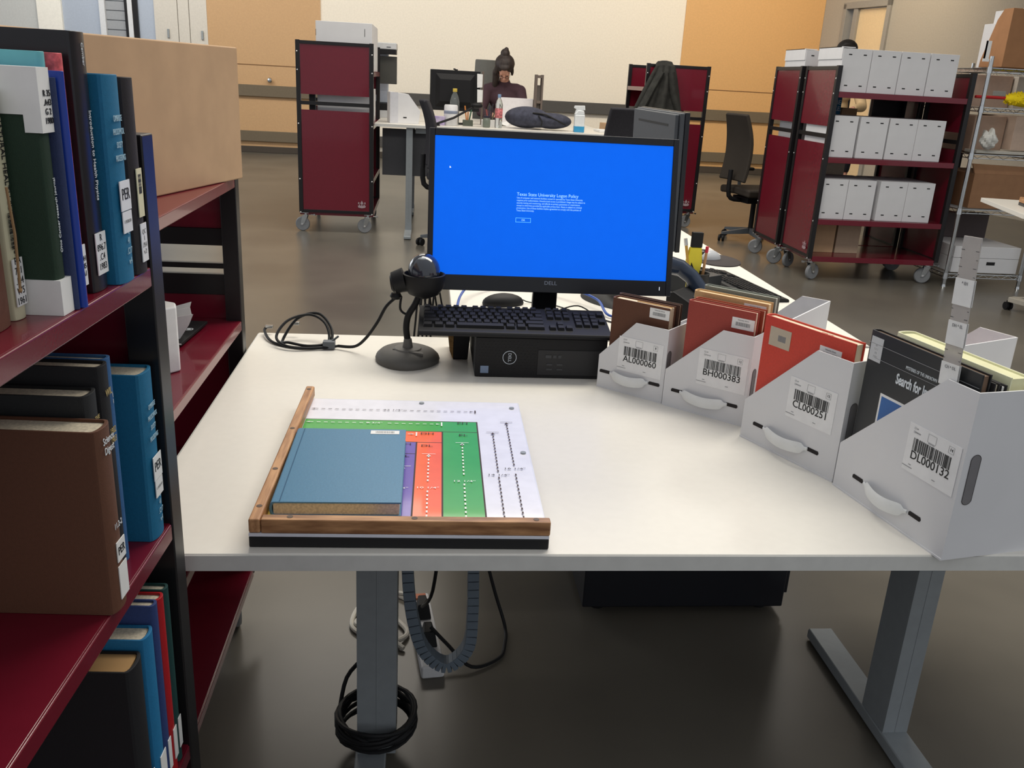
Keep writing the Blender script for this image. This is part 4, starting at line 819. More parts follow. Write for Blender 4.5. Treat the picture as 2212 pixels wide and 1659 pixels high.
for l_, x, y, z, w, d, h, m__ in (('small brown carton seen through the open cart beside the blue tote', 3.36, 7.3, .936, .13, .3, .345, m_crd), ('black screen standing behind the top right boxes of the open cart', 3.64, 7.35, .936, .29, .05, .43, m_blkgl),
    ('brown parcel on the lower middle shelf of the rear cart', 3.02, 7.25, .476, .20, .35, .40, m_crd2), ('cream parcel on the lower middle shelf of the rear cart', 3.26, 7.25, .476, .18, .35, .40, mat('cream_parcel', (214,200,180), .8)),
    ('tan carton at the left of the bottom shelf of the open cart', 3.02, 6.75, .19, .20, .35, .24, m_crd), ('second tan carton on the bottom shelf of the open cart', 3.235, 6.75, .19, .19, .35, .235, mat('grey_tan_card', (176,154,132), .8))):
    b = MB(); b.box((0,0,0), (w,d,h)); o = obj('screen' if 'screen' in l_ else 'carton', b, m__, bevel=.002, smooth=False); o.location = (x, y, z+.0005); tag(o, l_, 'screen' if 'screen' in l_ else 'box')
# box on the left background cart and box seen through its slot
t = thing('white_carton', 'long white carton lying on top of the left background cart', 'box', (-.945, 7.99, 1.361), 0)
b = MB(); b.box((0,0,0), (.462,.85,.375)); bd = obj('carton', b, m_wht, t, bevel=.002, smooth=False)
b = MB(); b.box((.4, -.001, .27), (.404, 0, .33)); b.box((.0, -.001, .26),(.003,0,.31)); obj('fold_slot', b, m_ink, t, smooth=False)
b = MB(); b.box((0,0,0), (.45,.7,.28)); o = obj('white_carton', b, m_wht, bevel=.002, smooth=False); o.location = (-.945, 8.03, .931); tag(o, 'white carton seen through the slot in the end panel of the left background cart', 'box')
b = MB(); b.box((0,0,0), (.05,.05,.26)); o = obj('bookend', b, m_blkpl, bevel=.002, smooth=False); o.location = (-1.01, 7.99, .931); tag(o, 'black bookend seen through the slot beside the white carton', 'bookend')
for k in range(3):
    b = MB(); b.box((0,0,0), (.005,.06,.07)); b.box((0,-.004,.0),(.006,.0,.07)); o = obj('shelf_tag', b, m_paper, smooth=False); o.location = (-.466, 7.985, (1.50, 1.40, 1.0)[k]); tag(o, ('highest','middle','lowest')[k]+' white paper tag on the right edge of the left background cart', 'tag')

# ================================================================== PEOPLE
m_skin = mat('skin', (204,152,130), .55); m_hair = mat('dark_brown_hair', (52,42,38), .55, noise=.35, nscale=60, stretch=(1,1,.2), bump=.4, bscale=160)
def person(name, label, loc, rz, hs, shirt, pants, hair, bun=True, glasses=True, bow=.55):
    """seated on a stool of height hs, facing local -Y, arms forward on the desk, head bowed"""
    t = thing(name, label, 'person', loc, rz)
    hx = hs+.70; Hc = Vector((0, -.185-.06*bow, hx+.075-.06*bow))       # head centre
    Rh = Matrix.Translation(Hc) @ Matrix.Rotation(bow, 4, 'X')
    J = dict(pel=(0,0,hs+.09), wst=(0,-.03,hs+.25), chs=(0,-.07,hs+.42), nb=(0,-.09,hs+.56), nk=(0,-.15,hs+.65))
    b = MB(); b.ell(J['pel'], (.155,.12,.10)); b.cap(J['pel'], J['wst'], .115, .105); b.ell((0,-.03,hs+.27), (.125,.088,.14)); b.ell((0,-.065,hs+.43), (.155,.098,.13))
    b.cap((-.13,-.085,hs+.52), (.13,-.085,hs+.52), .055, .055); b.cap(J['nb'], J['nk'], .055, .050); b.cap(J['nk'], tuple(Hc+Vector((0,.02,-.03))), .048, .05)
    for s_ in (-1, 1):
        sh, el, wr, hd = (s_*.175,-.085,hs+.51), (s_*.235,-.20,hs+.28), (s_*.10,-.42,hs+.262), (s_*.065,-.50,hs+.258)
        b.cap(sh, el, .050, .038); b.cap(el, wr, .038, .024); b.ell(((wr[0]+hd[0])/2, (wr[1]+hd[1])/2, wr[2]), (.034,.046,.015))
        for k in range(4):
            o_ = Vector((hd[0]-s_*(-.024+.016*k), hd[1]-.002+.004*abs(k-1.4), hd[2])); L_ = (.030,.036,.034,.026)[k]
            b.cap(tuple(o_), tuple(o_+Vector((-s_*.004,-L_,.004))), .0085, .0080); b.cap(tuple(o_+Vector((-s_*.004,-L_,.004))), tuple(o_+Vector((-s_*.006,-L_*1.75,-.010))), .0080, .0068)
        w0 = Vector((wr[0]-s_*.012, wr[1]-.02, wr[2])); b.cap(tuple(w0), tuple(w0+Vector((-s_*.036,-.030,0))), .011, .009); b.cap(tuple(w0+Vector((-s_*.036,-.030,0))), tuple(w0+Vector((-s_*.040,-.058,-.002))), .009, .0075)
        hp, kn, an = (s_*.09,-.02,hs+.075), (s_*.13,-.42,hs+.055), (s_*.13,-.36,max(.09,hs-.36))
        b.cap(hp, kn, .082, .056); b.cap(kn, an, .054, .038); b.cap((an[0],an[1]+.02,an[2]-.045), (an[0],an[1]-.16,an[2]-.055), .036, .026)
    # head with brow, nose, lips, ears, chin
    h = MB(Rh); h.ell((0,.012,.035), (.074,.092,.085)); h.ell((0,-.022,-.035), (.058,.066,.072)); h.ell((0,-.062,-.088), (.026,.022,.020)); h.cap((0,-.088,.012), (0,-.106,-.022), .008, .013); h.ell((0,-.084,-.056), (.023,.012,.005)); h.ell((0,-.082,-.066), (.020,.012,.006))
    for s_ in (-1, 1): h.ell((s_*.074,.012,-.005), (.010,.020,.030)); h.ell((s_*.03,-.072,.022), (.022,.010,.007)); h.ell((s_*.030,-.074,.002), (.013,.009,.010))
    me = bpy.data.meshes.new('x'); h.b.to_mesh(me); h.b.free(); b.b.from_mesh(me); bpy.data.meshes.remove(me)
    obj('body', b, m_skin, t, remesh=.0065)
    for s_ in (-1, 1):
        e = MB(Rh); e.ell((s_*.030,-.081,.002), (.009,.005,.006), 12, 8); obj('eye', e, m_ink, t)
    # clothing
    c = MB(); c.cap(J['pel'], J['wst'], .128, .118); c.ell((0,-.03,hs+.27), (.140,.102,.15)); c.ell((0,-.065,hs+.43), (.172,.114,.14)); c.cap((-.13,-.085,hs+.52), (.13,-.085,hs+.52), .068, .068); c.cap(J['nb'], (0,-.11,hs+.59), .068, .064)
    for s_ in (-1, 1):
        sh, el, wr = (s_*.175,-.085,hs+.51), (s_*.235,-.20,hs+.28), (s_*.10,-.42,hs+.262); c.cap(sh, el, .064, .051); c.cap(el, (s_*.115,-.40,hs+.263), .051, .034)
    obj('jumper', c, shirt, t, remesh=.010)
    c = MB(); c.ell(J['pel'], (.168,.133,.105))
    for s_ in (-1, 1):
        hp, kn, an = (s_*.09,-.02,hs+.075), (s_*.13,-.42,hs+.055), (s_*.13,-.36,max(.09,hs-.36)); c.cap(hp, kn, .092, .066); c.cap(kn, (an[0],an[1],an[2]+.03), .064, .050)
    obj('trousers', c, pants, t, remesh=.012)
    c = MB()
    for s_ in (-1, 1):
        an = (s_*.13,-.36,max(.09,hs-.36)); c.cap((an[0],an[1]+.03,an[2]-.055), (an[0],an[1]-.165,an[2]-.062), .043, .034)
    obj('shoes', c, m_blkpl, t, remesh=.010)
    c = MB(Rh); c.ell((0,.034,.055), (.106,.104,.096)); c.ell((0,.055,-.01), (.088,.068,.085)); c.ell((0,-.035,.098), (.060,.045,.026))
    if bun: c.ell((0,.10,.135), (.050,.050,.045)); c.ell((.012,.12,.170), (.024,.026,.024)); c.ell((-.084,.0,-.03), (.030,.05,.085)); c.cap((-.085,.0,-.04), (-.10,-.07,-.20), .042, .030); c.ell((.080,.01,-.03), (.018,.04,.065))
    obj('hair', c, hair, t, remesh=.006)
    if glasses:
        c = MB(Rh)
        for s_ in (-1, 1):
            c.tube([(s_*.032+.022*math.cos(2*math.pi*k/20), -.098, .002+.017*math.sin(2*math.pi*k/20)) for k in range(20)], .0017, 6, closed=True); c.tube([(s_*.053,-.096,.006),(s_*.078,-.03,.006),(s_*.078,.02,.0)], .0015, 6)
        c.tube([(-.011,-.100,.004),(.011,-.100,.004)], .0017, 6); obj('glasses', c, m_ink, t)
    return t
def office_chair(label, loc, rz, hs, back_w=.44, back_h=.62, mesh_m=None, arms=True, foot=False):
    t = thing('office_chair', label, 'chair', loc, rz); fm = mesh_m or m_fab
    b = MB(); b.cyl((0,0,.10), (0,0,hs-.07), .024, n=14); b.cyl((0,0,.07), (0,0,.12), .038, n=14); obj('gas_column', b, m_blkpl, t)
    b = MB()
    for k in range(5):
        a = 2*math.pi*k/5+.3; c_, s_ = math.cos(a), math.sin(a); b.hexa([(.03*c_-.022*s_,.03*s_+.022*c_,.07),(.03*c_+.022*s_,.03*s_-.022*c_,.07),(.31*c_+.014*s_,.31*s_-.014*c_,.065),(.31*c_-.014*s_,.31*s_+.014*c_,.065),(.03*c_-.02*s_,.03*s_+.02*c_,.125),(.03*c_+.02*s_,.03*s_-.02*c_,.125),(.31*c_+.012*s_,.31*s_-.012*c_,.088),(.31*c_-.012*s_,.31*s_+.012*c_,.088)])
    obj('star_base', b, m_grypl, t, bevel=.003, smooth=False)
    for k in range(5):
        a = 2*math.pi*k/5+.3; b = MB(Matrix.Translation((.31*math.cos(a), .31*math.sin(a), 0)) @ Matrix.Rotation(a+.8, 4, 'Z'))
        for s_ in (-.018, .018): b.cyl((0,s_-.008,.03), (0,s_+.008,.03), .030, n=18)
        b.box((-.012,-.012,.03),(.012,.012,.066)); obj('castor', b, m_blkpl, t)
    if foot:
        b = MB(); b.tube([(.2*math.cos(2*math.pi*k/24), .2*math.sin(2*math.pi*k/24), hs-.43) for k in range(24)], .011, 8, closed=True); [b.tube([(0,0,hs-.43),(.2*math.cos(a),.2*math.sin(a),hs-.43)], .008, 6) for a in (0,2.1,4.2)]; obj('foot_ring', b, m_chrome, t)
    b = MB(); b.surf(lambda u, v: ((u-.5)*.50, (v-.5)*.48, hs+.012*math.cos((u-.5)*3)-.03*max(0,v-.85)*0), 8, 8); q = obj('seat', b, fm, t, solid=.07, bevel=.02)
    b = MB(); b.box((-.13,-.13,hs-.10),(.13,.16,hs-.045)); b.tube([(0,.16,hs-.08),(0,.29,hs-.04),(0,.30,hs+.20)], .022, 10, smooth=4); obj('mechanism', b, m_blkpl, t, bevel=.004, smooth=False)
    def bk(u, v):
        x = (u-.5)*back_w*(1-.28*max(0,v-.55)**1.5*2); z = hs+.10+back_h*v; y = .245-.05*math.sin(v*math.pi*.9)-.05*math.cos((u-.5)*2.6)+.05+.05*v*v; return (x, y, z)
    b = MB(); b.surf(bk, 12, 14); obj('backrest', b, fm, t, solid=.035, bevel=.012)
    if arms:
        for s_ in (-1, 1):
            b = MB(); b.tube([(s_*.14,0,hs-.07),(s_*.27,0,hs-.05),(s_*.285,.01,hs+.17)], .016, 8, smooth=4); ar = obj('arm_post', b, m_grypl, t); b = MB(); b.box((s_*.285-.04,-.13,hs+.17),(s_*.285+.04,.13,hs+.20)); obj('arm_pad', b, m_blkpl, ar, bevel=.012)
    return t
hp = Yp(1092, 118, 9.8)
SEAT = .735
person('person', 'person bent over the raised desk in a maroon top, glasses and hair in a bun', (Yp(1092,180,9.95).x, 10.08, 0), math.radians(-6), SEAT, mat('maroon_grey_knit', (70,48,56), .85, noise=.1, nscale=120), mat('dark_trousers', (34,34,42), .8), m_hair, bow=.95)
office_chair('tall office chair the person at the raised desk sits on', (Yp(1078,180,10.0).x-.07, 10.16, 0), math.radians(8), SEAT-.085, foot=True, arms=False, back_h=.80, back_w=.30, mesh_m=mat('grey_mesh', (104,104,100), .8))
person('person', 'person mostly hidden behind the open cart, only the crown of dark hair showing', (4.18, 9.3, 0), math.radians(-12), 1.0, mat('cream_top', (222,192,148), .85), mat('dark_trousers', (34,34,42), .8), mat('black_hair', (30,26,26), .5, noise=.3, nscale=60), bun=False, glasses=False, bow=.35)
office_chair('high drafting chair hidden behind the carts, carrying the second person', (4.19, 9.34, 0), math.radians(-12), .912, foot=True, arms=False)
office_chair('black office chair seen from the side, left of the pair of right hand carts', (3.12, 8.35, 0), math.radians(104), .47, back_h=.60, back_w=.42, mesh_m=mat('brown_black_mesh', (52,46,40), .85))
b = MB(); b.ell((0,0,0), (.09,.07,.03)); o = obj('red_cloth', b, mat('red_fabric', (150,40,40), .8)); o.location = (3.22, 8.28, .555); tag(o, 'red cloth lying on the seat of the black office chair', 'cloth')
office_chair('dark office chair before the left end of the raised desk, mostly behind the screen', (.26, 7.50, 0), math.radians(97), .55, back_h=.52, back_w=.42, arms=False)
office_chair('dark round backed chair standing right of the spray bottle at the raised back desk', (1.475, 7.15, 0), math.radians(180), .60, back_h=.50, back_w=.28, arms=False)

# jacket on the middle cart
t = thing('jacket', 'dark grey green jacket hanging over the end of the middle background cart', 'jacket', (2.275, 8.955, 0))
def jk(u, v):
    a = (u-.5); z = 1.60-.86*v; w = .07+.15*min(1, v*1.6)**.8+.08*v
    y = -.02-.05*math.cos(a*math.pi)*min(1, v*3)-.016*math.sin(u*23+v*2)*min(1, v*4)-.03*v
    if v < .04: y += .06
    return (a*2*w-.09*v, y, z+.01*math.cos(a*3))
b = MB(); b.surf(jk, 48, 36); obj('jacket_body', b, mat('jacket_fabric', (48,48,45), .9, noise=.25, nscale=20, bump=.3, bscale=60), t, solid=.012)
for s_, dx in ((-1, -.26), (1, .17)):
    b = MB(); b.tube([(s_*.05, -.05, 1.50), (s_*.12-.03, -.07, 1.30), (dx, -.08, 1.05), (dx-.04, -.08, .80)], .055, 12, smooth=6, sy=.6); obj('sleeve', b, MATS['jacket_fabric'], t)

# ================================================================== THINGS ON THE RAISED BACK DESK
Zf = .9455
def single(name, label, cat, mb, m_, loc, rz=0, **k):
    o = obj(name, mb, m_, **k); o.location = loc; o.rotation_euler = (0,0,rz); return tag(o, label, cat)
t = thing('document_box', 'white slant topped document box at the left end of the raised back desk', 'document box', (-.335, 8.12, Zf))
b = MB(Matrix.Rotation(math.radians(8), 4, 'Z')); b.prism([(0,0),(.25,0),(.265,.11),(.16,.245),(.0,.26)], 0, .26, 'xz'); obj('carton', b, m_wht, t, bevel=.002, smooth=False)
b = MB(Matrix.Rotation(math.radians(8), 4, 'Z')); b.box((.115,-.001,.045),(.145,0,.055)); obj('hand_slot', b, m_ink, t, smooth=False)
b = MB(Matrix.Rotation(math.radians(8), 4, 'Z')); b.box((-.0005,0,.0),(0.07,-.0006,.258)); obj('side_shade_strip', b, mat('white_board_shade', (205,206,212), .7), t, smooth=False)  # thin strip for the narrow side, its shade put into the colour
# overhead book scanner
t = thing('overhead_scanner', 'overhead scanner with a white head and black screen right behind the left background cart', 'scanner', (-.52, 9.03, .002))
b = MB(); b.box((0,.02,.944),(.215,.40,1.01)); obj('base', b, mat('scanner_white', (196,198,200), .4), t, bevel=.003, smooth=False)
b = MB(); b.box((.0,.03,1.01),(.215,.40,1.075)); obj('bed', b, m_blkpl, t, bevel=.003, smooth=False)
b = MB(); b.cyl((.18,.018,.985),(.18,.022,.985), .008); obj('dial', b, m_grypl, t)
b = MB(); b.box((.0,.20,1.075),(.12,.30,1.55)); obj('column', b, mat('pale_blue_white', (206,214,226), .5), t, bevel=.01, smooth=False)
b = MB(); b.box((.0,.05,1.255),(.207,.10,1.505)); obj('display', b, mat('dim_display', (66,66,62), .4), t, bevel=.003, smooth=False)
b = MB(); b.box((.0,.0,1.565),(.205,.30,1.625)); obj('head', b, mat('scanner_white', (196,198,200), .4), t, bevel=.008, smooth=False)
b = MB(); b.box((.01,.0,1.525),(.20,.28,1.565)); obj('lamp_bar', b, m_blkpl, t, smooth=False); b = MB(); b.box((.11,-.002,1.582),(.15,.0,1.59)); obj('name_plate', b, m_grypl, t, smooth=False)
M3, _, _, _ = monitor('monitor', 'black monitor on the raised back desk, left of the bent over person', (.235, 8.55, Zf), math.pi, .43, .30, .15, 0)
b = MB(); b.box((-.02,.05,0),(.02,.07,.3)); b.box((-.1,-.02,0),(.1,.14,.012)); obj('stand', b, m_blkpl, M3, bevel=.003, smooth=False)
b = MB(); b.box((-.02,-.01,.462),(.01,.02,.476)); b.box((.0,-.01,.47),(.02,.015,.482)); obj('webcam', b, m_blkpl, M3, bevel=.002)
for k, (px_, p0, p1) in enumerate(((1037, 160, 190), (1037, 194, 222))):
    b = MB(); a_ = Yp(px_-5, p0, 8.49); c_ = Yp(px_+5, p1, 8.49); b.prism([(0,0),(c_.x-a_.x,.004),(c_.x-a_.x,a_.z-c_.z),(-.004,a_.z-c_.z+.003)], 0, .001, 'xz'); single('paper_note', ('upper','lower')[k]+' pale paper note taped to the right edge of the back monitor', 'note', b, m_paper, (a_.x, 8.50, c_.z), smooth=False)
def rack(label, x, y, h, w=.075):
    t = thing('slotted_stand', label, 'stand', (x, y, Zf)); b = MB()
    for s_ in (0, w-.018): b.box((s_,0,0),(s_+.018,.12,h))
    for z in (0, h*.45, h-.03): b.box((.018,.0,z),(w-.018,.12,z+.025))
    obj('frame', b, mat('taupe_metal', (106,94,86), .6), t, bevel=.002, smooth=False); b = MB(); b.box((.016,.06,h*.05),(w-.016,.065,h*.80)); obj('panel', b, mat('greyish_card', (150,140,132), .8), t, smooth=False)
p = Yp(1163, 236, 8.75); rack('narrow upright slotted stand right of the bent over person', p.x-.04, 8.75, .47)
p = Yp(1040, 236, 8.6); b = MB(); b.box((0,0,0),(.018,.03,.47)); single('upright_bar', 'thin dark upright bar beside the right edge of the back monitor', 'bar', b, mat('taupe_metal', (106,94,86), .6), (Yp(1040,200,8.62).x, 8.62, Zf), bevel=.002)
a_ = Yp(1076, 209, 8.85); c_ = Yp(1150, 245, 8.85); b = MB(); b.box((0,0,0),(c_.x-a_.x,.02,a_.z-Zf-.004)); b.box((0,.02,0),(c_.x-a_.x,.16,.012)); single('folding_board', 'upright white panel standing on the raised desk in front of the person', 'panel', b, mat('panel_white', (232,228,230), .6), (a_.x, 8.85, Zf+.001), bevel=.002, smooth=False)
# bottles and tubs
def lathe_thing(name, label, cat, x, y, parts, z=Zf):
    t = thing(name, label, cat, (x, y, z))
    for n_, prof, m__ in parts: b = MB(); b.lathe(prof, n=24); obj(n_, b, m__, t)
    return t
x_ = Yp(974, 260, 8.3).x; lathe_thing('plastic_tub', 'white plastic tub with a blue label on the raised back desk', 'tub', x_-.004, 8.22, [('tub', [(.058,0),(.062,.005),(.060,.165),(.054,.175),(0,.176)], mat('tub_white', (226,226,228), .4)), ('label_band', [(.0612,.10),(.0620,.101),(.0618,.125),(.0608,.126)], mat('tub_label', (150,160,180), .5))])
lathe_thing('bottle', 'clear bottle with a yellow cap behind the white tub', 'bottle', Yp(982,225,8.34).x, 8.33, [('bottle_body', [(.040,0),(.043,.01),(.043,.20),(.030,.25),(.017,.275),(.015,.285)], m_trp), ('cap', [(.019,.283),(.020,.285),(.020,.31),(.018,.312),(0,.312)], mat('cap_yellow', (214,188,84), .4))])
lathe_thing('bottle', 'water bottle with a red label and pale blue cap on the raised back desk', 'bottle', Yp(1076,270,8.2).x, 8.18, [('bottle_body', [(.030,0),(.033,.008),(.033,.20),(.022,.235),(.013,.25),(.012,.258)], m_trp), ('label_band', [(.0332,.085),(.0338,.086),(.0338,.165),(.0332,.166)], mat('bottle_label', (206,120,124), .5, noise=.5, nscale=60)), ('cap', [(.014,.256),(.015,.258),(.015,.285),(.0,.286)], mat('cap_blue', (140,170,208), .4))])
lathe_thing('jar', 'small glass jar with a dark lid left of the red labelled bottle', 'jar', Yp(1050,270,8.2).x, 8.16, [('jar_body', [(.03,0),(.034,.01),(.034,.07),(.026,.085)], mat('jar_greenish', (110,118,108), .2)), ('lid', [(.030,.084),(.030,.10),(0,.101)], mat('jar_lid', (46,42,60), .4))])
t = thing('spray_bottle', 'white spray bottle with blue liquid at the right end of the raised back desk', 'spray bottle', (Yp(1249,283,8.15).x, 8.13, Zf-.0)); b = MB(); b.box((-.045,-.03,0),(.045,.03,.15)); b.prism([(-.045,.15),(.045,.15),(.035,.185),(-.02,.19)], -.022, .022, 'xz'); obj('bottle_body', b, mat('spray_white', (226,230,232), .4), t, bevel=.008)
b = MB(); b.box((-.046,-.031,.0),(.046,.031,.055)); lab(obj('liquid_band', b, mat('cyan_liquid', (60,150,196), .3), t, bevel=.006), 'band of cyan liquid'); b = MB(); b.prism([(-.055,.205),(-.05,.225),(.04,.228),(.045,.19),(-.02,.185),(-.04,.15),(-.048,.15),(-.035,.195)], -.016, .016, 'xz'); obj('trigger_head', b, mat('spray_white', (226,230,232), .4), t, bevel=.003)
t = thing('backpack', 'dark slate backpack slumped on the raised desk in front of the person', 'backpack', (Yp(1160,275,8.2).x, 8.28, Zf+.024)); b = MB(); b.ell((-.09,0,.075), (.20,.14,.095), 24, 14); b.ell((.13,-.02,.055), (.19,.13,.07), 24, 14); b.ell((.0,-.05,.06), (.16,.10,.07))
for k in range(6): b.ell((-.2+.08*k, -.06+.02*(k % 2), .09-.012*k), (.07,.05,.035))
obj('bag_body', b, mat('slate_fabric', (62,64,78), .9, noise=.2, nscale=30, bump=.4, bscale=40), t, remesh=.012)
b = MB(); b.tube([(.0,-.14,.10),(.03,-.17,.05),(.02,-.18,.01)], .006, 6, smooth=4); b.tube([(-.05,-.12,.12),(.06,-.13,.11),(.16,-.14,.07),(.25,-.13,.03)], .008, 6, smooth=4); obj('strap', b, m_blkpl, t)
b = MB(); b.box((0,0,0),(.12,.09,.075)); single('tissue_box', 'small white and purple box left of the white tub', 'box', b, mat('white_purple_box', (206,196,214), .6, noise=.2, nscale=9, c2=(140,120,178)), (Yp(932,272,8.2).x, 8.14, Zf), .2, bevel=.003, smooth=False)
t = thing('desk_lamp', 'black folded desk lamp arm lying slantwise across the raised desk', 'lamp', (Yp(955,283,8.07).x, 8.06, Zf)); b = MB(); b.tube([(-.06,0,.012),(.10,.05,.07),(.27,.12,.165)], .010, 8); b.lathe([(.05,0),(.05,.012),(0,.014)], (-.07,0,0)); obj('lamp_arm', b, m_blkpl, t); b = MB(); b.ell((.30,.13,.18), (.055,.04,.025)); obj('lamp_head', b, m_blkpl, t)
def cup(label, px, y, cw, ch, m__, pens):
    t = thing('desk_organiser', label, 'organiser', (Yp(px,275,y).x, y, Zf)); b = MB(); b.box((-cw,-.04,0),(cw,.04,ch)); obj('holder', b, m__, t, bevel=.003, smooth=False)
    for k, (dx, h_, c) in enumerate(pens): b = MB(); b.cyl((dx*.4,0,ch*.9), (dx,0,h_), .006, n=8); obj('pen', b, mat('pen_%d_%d_%d' % c, c, .5), t)
cup('low white card holder crowded with dark pens, left of the red labelled bottle', 1056, 8.3, .07, .06, m_paper, ((-.06,.17,(70,60,66)),(-.03,.15,(150,80,80)),(0,.18,(60,60,80)),(.03,.20,(50,46,52)),(.06,.17,(90,90,70))))
cup('small orange and green cluster of pens beside the white tub', 1010, 8.3, .045, .05, mat('moss_box', (90,96,84), .7), ((-.03,.17,(206,130,60)),(0,.12,(190,120,60)),(.03,.14,(60,100,80))))
for l_, px, y, w_, d_, h_, m__, dz in (('open book lying at the far right of the raised back desk', 1296, 8.3, .10, .2, .02, m_paper, 0), ('low tan box at the right end of the raised back desk', 1308, 8.55, .10, .2, .07, m_crd, 0)):
    b = MB(); b.box((0,0,0),(w_,d_,h_)); single('book' if 'book' in l_ else 'carton', l_, 'book' if 'book' in l_ else 'box', b, m__, (Yp(px,270,y).x, y, Zf+dz), .1, bevel=.003, smooth=False)
b = MB(); b.surf(lambda u, v: (.22*u, .16*v, .02+.02*math.sin(u*5+v*3)), 8, 8); single('crumpled_paper', 'crumpled white papers behind the dark pens in front of the person', 'paper', b, m_paper, (Yp(1060,240,8.6).x-.04, 8.55, Zf), solid=.002)

# ================================================================== WIRE RACK ON THE RIGHT
t = thing('wire_shelving', 'chrome wire shelving unit at the right edge, loaded with boxes', 'shelving', (4.052, 6.50, 0)); RWd, RDp = .62, 1.25
for x in (0, RWd):
    for y in (0, RDp):
        b = MB(); b.cyl((x,y,.02),(x,y,1.70), .015, n=12); [b.cyl((x,y,.02+.10*k),(x,y,.024+.10*k), .0162, n=12) for k in range(1,17)]; b.cyl((x,y,0),(x,y,.03), .020, .012, n=12); obj('post', b, m_chrome, t)
RS = (.10, .60, 1.01, 1.345, 1.62)
for z in RS:
    b = MB()
    for dz in (0, -.028):
        b.tube([(0,0,z+dz),(RWd,0,z+dz),(RWd,RDp,z+dz),(0,RDp,z+dz)], .0035, 6, closed=True)
    for (p0, p1, n_) in (((0,0),(RWd,0),12),((0,0),(0,RDp),22),((0,RDp),(RWd,RDp),12),((RWd,0),(RWd,RDp),22)):
        pts = [(p0[0]+(p1[0]-p0[0])*k/n_, p0[1]+(p1[1]-p0[1])*k/n_, z-(.028 if k % 2 else 0)) for k in range(n_+1)]; b.tube(pts, .0022, 5)
    for k in range(1, 40): b.tube([(RWd*.0, RDp*k/40, z-.002),(RWd, RDp*k/40, z-.002)], .0018, 5)
    for x in (0, RWd):
        for y in (0, RDp): b.cyl((x,y,z-.036),(x,y,z+.008), .021, .018, n=12)
    obj('wire_shelf', b, m_chrome, t)
rb = lambda name, label, cat, x, y, z, w, d, h, m__, rz=0, **k: single(name, label, cat, MB().box((0,0,0),(w,d,h)), m__, (4.085+x, 6.50+y, z+.006), rz, bevel=k.get('bevel', .003), smooth=False)
b = MB(); b.prism([(0,0),(.29,0),(.285,.05),(.17,.33),(.11,.40),(0,.40)], 0, .56, 'yz'); single('carton', 'large brown slant backed carton on top of the wire shelving', 'box', b, mat('rust_cardboard', (156,112,76), .8, noise=.05, nscale=14), (4.155, 6.53, 1.632), 0, bevel=.003, smooth=False)
b = MB(); b.box((0,0,0),(.012,.004,.12)); b.box((-.004,-.001,-.02),(.045,.003,0)); b.box((-.0,0,.0),(.04,.004,.12)); single('hanging_tag', 'white paper tag taped to the brown carton above the shelving post', 'tag', b, m_paper, (3.968, 6.47, 1.68), smooth=False)
rb('white_carton', 'tall white carton on top of the wire shelving behind the brown carton', 'box', .56, .66, RS[4], .56, .5, .38, m_wht); rb('white_carton', 'topmost white carton stacked on the tall one over the wire shelving', 'box', .61, .70, RS[4]+.382, .5, .42, .10, m_wht)
rb('storage_bin', 'pale pink beige bin behind the yellow duster', 'bin', .06, .45, RS[3], .40, .5, .235, mat('pink_beige', (208,184,168), .7)); rb('storage_bin', 'grey white bin beside the pink beige one behind the duster', 'bin', .47, .40, RS[3], .14, .5, .235, mat('grey_white_bin', (200,194,184), .7))
t = thing('feather_duster', 'bright yellow duster with a red handle on the wire shelving', 'duster', (4.04, 6.62, RS[3]+.075)); b = MB(); b.cyl((.02,0,0),(.28,.0,0), .011, n=12); obj('handle', b, mat('duster_red', (186,30,34), .4), t)
b = MB(); b.ell((.46,0,-.005), (.21,.075,.055), 32, 18)
for k in range(260):
    a = rnd.uniform(0, 6.283); u = rnd.uniform(-.95, .95); r_ = math.sqrt(1-u*u); c_ = Vector((.46+.21*u, .075*r_*math.cos(a), -.005+.055*r_*math.sin(a))); n_ = Vector((u*.3, r_*math.cos(a), r_*math.sin(a))).normalized(); b.cyl(tuple(c_), tuple(c_+n_*.012), .006, .002, n=5) if c_.z > -.04 else None
obj('duster_head', b, mat('duster_yellow', (238,212,24), .9), t)
rb('label_holder', 'grey plastic label holder clipped to the wire shelving post', 'label holder', .02, -.02, 1.425, .10, .008, .035, mat('holder_grey', (140,136,128), .5))
rb('file_carton', 'pink beige carton on the third wire shelf', 'box', .09, .25, RS[2], .26, .5, .27, mat('dusky_beige', (168,142,124), .8)); rb('file_carton', 'lighter beige carton right of the dusky one on the third wire shelf', 'box', .36, .15, RS[2]+.03, .26, .5, .25, mat('light_beige', (186,164,148), .8)); rb('flat_folder', 'grey white flat folder under the beige cartons on the third wire shelf', 'folder', .05, .08, RS[2], .55, .16, .022, mat('folder_grey', (190,186,176), .7))
b = MB(); b.ell((0,0,.075), (.062,.05,.072), 22, 16)
for v in b.b.verts:
    d_ = 1+.22*math.sin(v.co.x*90+v.co.z*60)*math.cos(v.co.y*80-v.co.z*45)+rnd.uniform(-.05,.05); v.co.x *= d_; v.co.y *= d_
    if v.co.z > .12: v.co.z += .02*math.sin(v.co.x*120)
single('plastic_bag', 'crumpled white plastic bag at the left end of the third wire shelf', 'bag', b, mat('bag_white', (206,206,200), .5), (4.085+.12, 6.57, RS[2]+.031), ang=.2)
b = MB(); b.box((0,0,0),(.55,.6,.26)); b.hexa([(0,0,.26),(.55,0,.26),(.55,.02,.26),(0,.02,.26),(.0,.05,.33),(.55,.05,.32),(.55,.07,.32),(0,.07,.33)]); single('carton', 'big open brown carton on the fourth wire shelf', 'box', b, m_crd2, (4.15, 6.56, RS[1]+.006), bevel=.003, smooth=False)
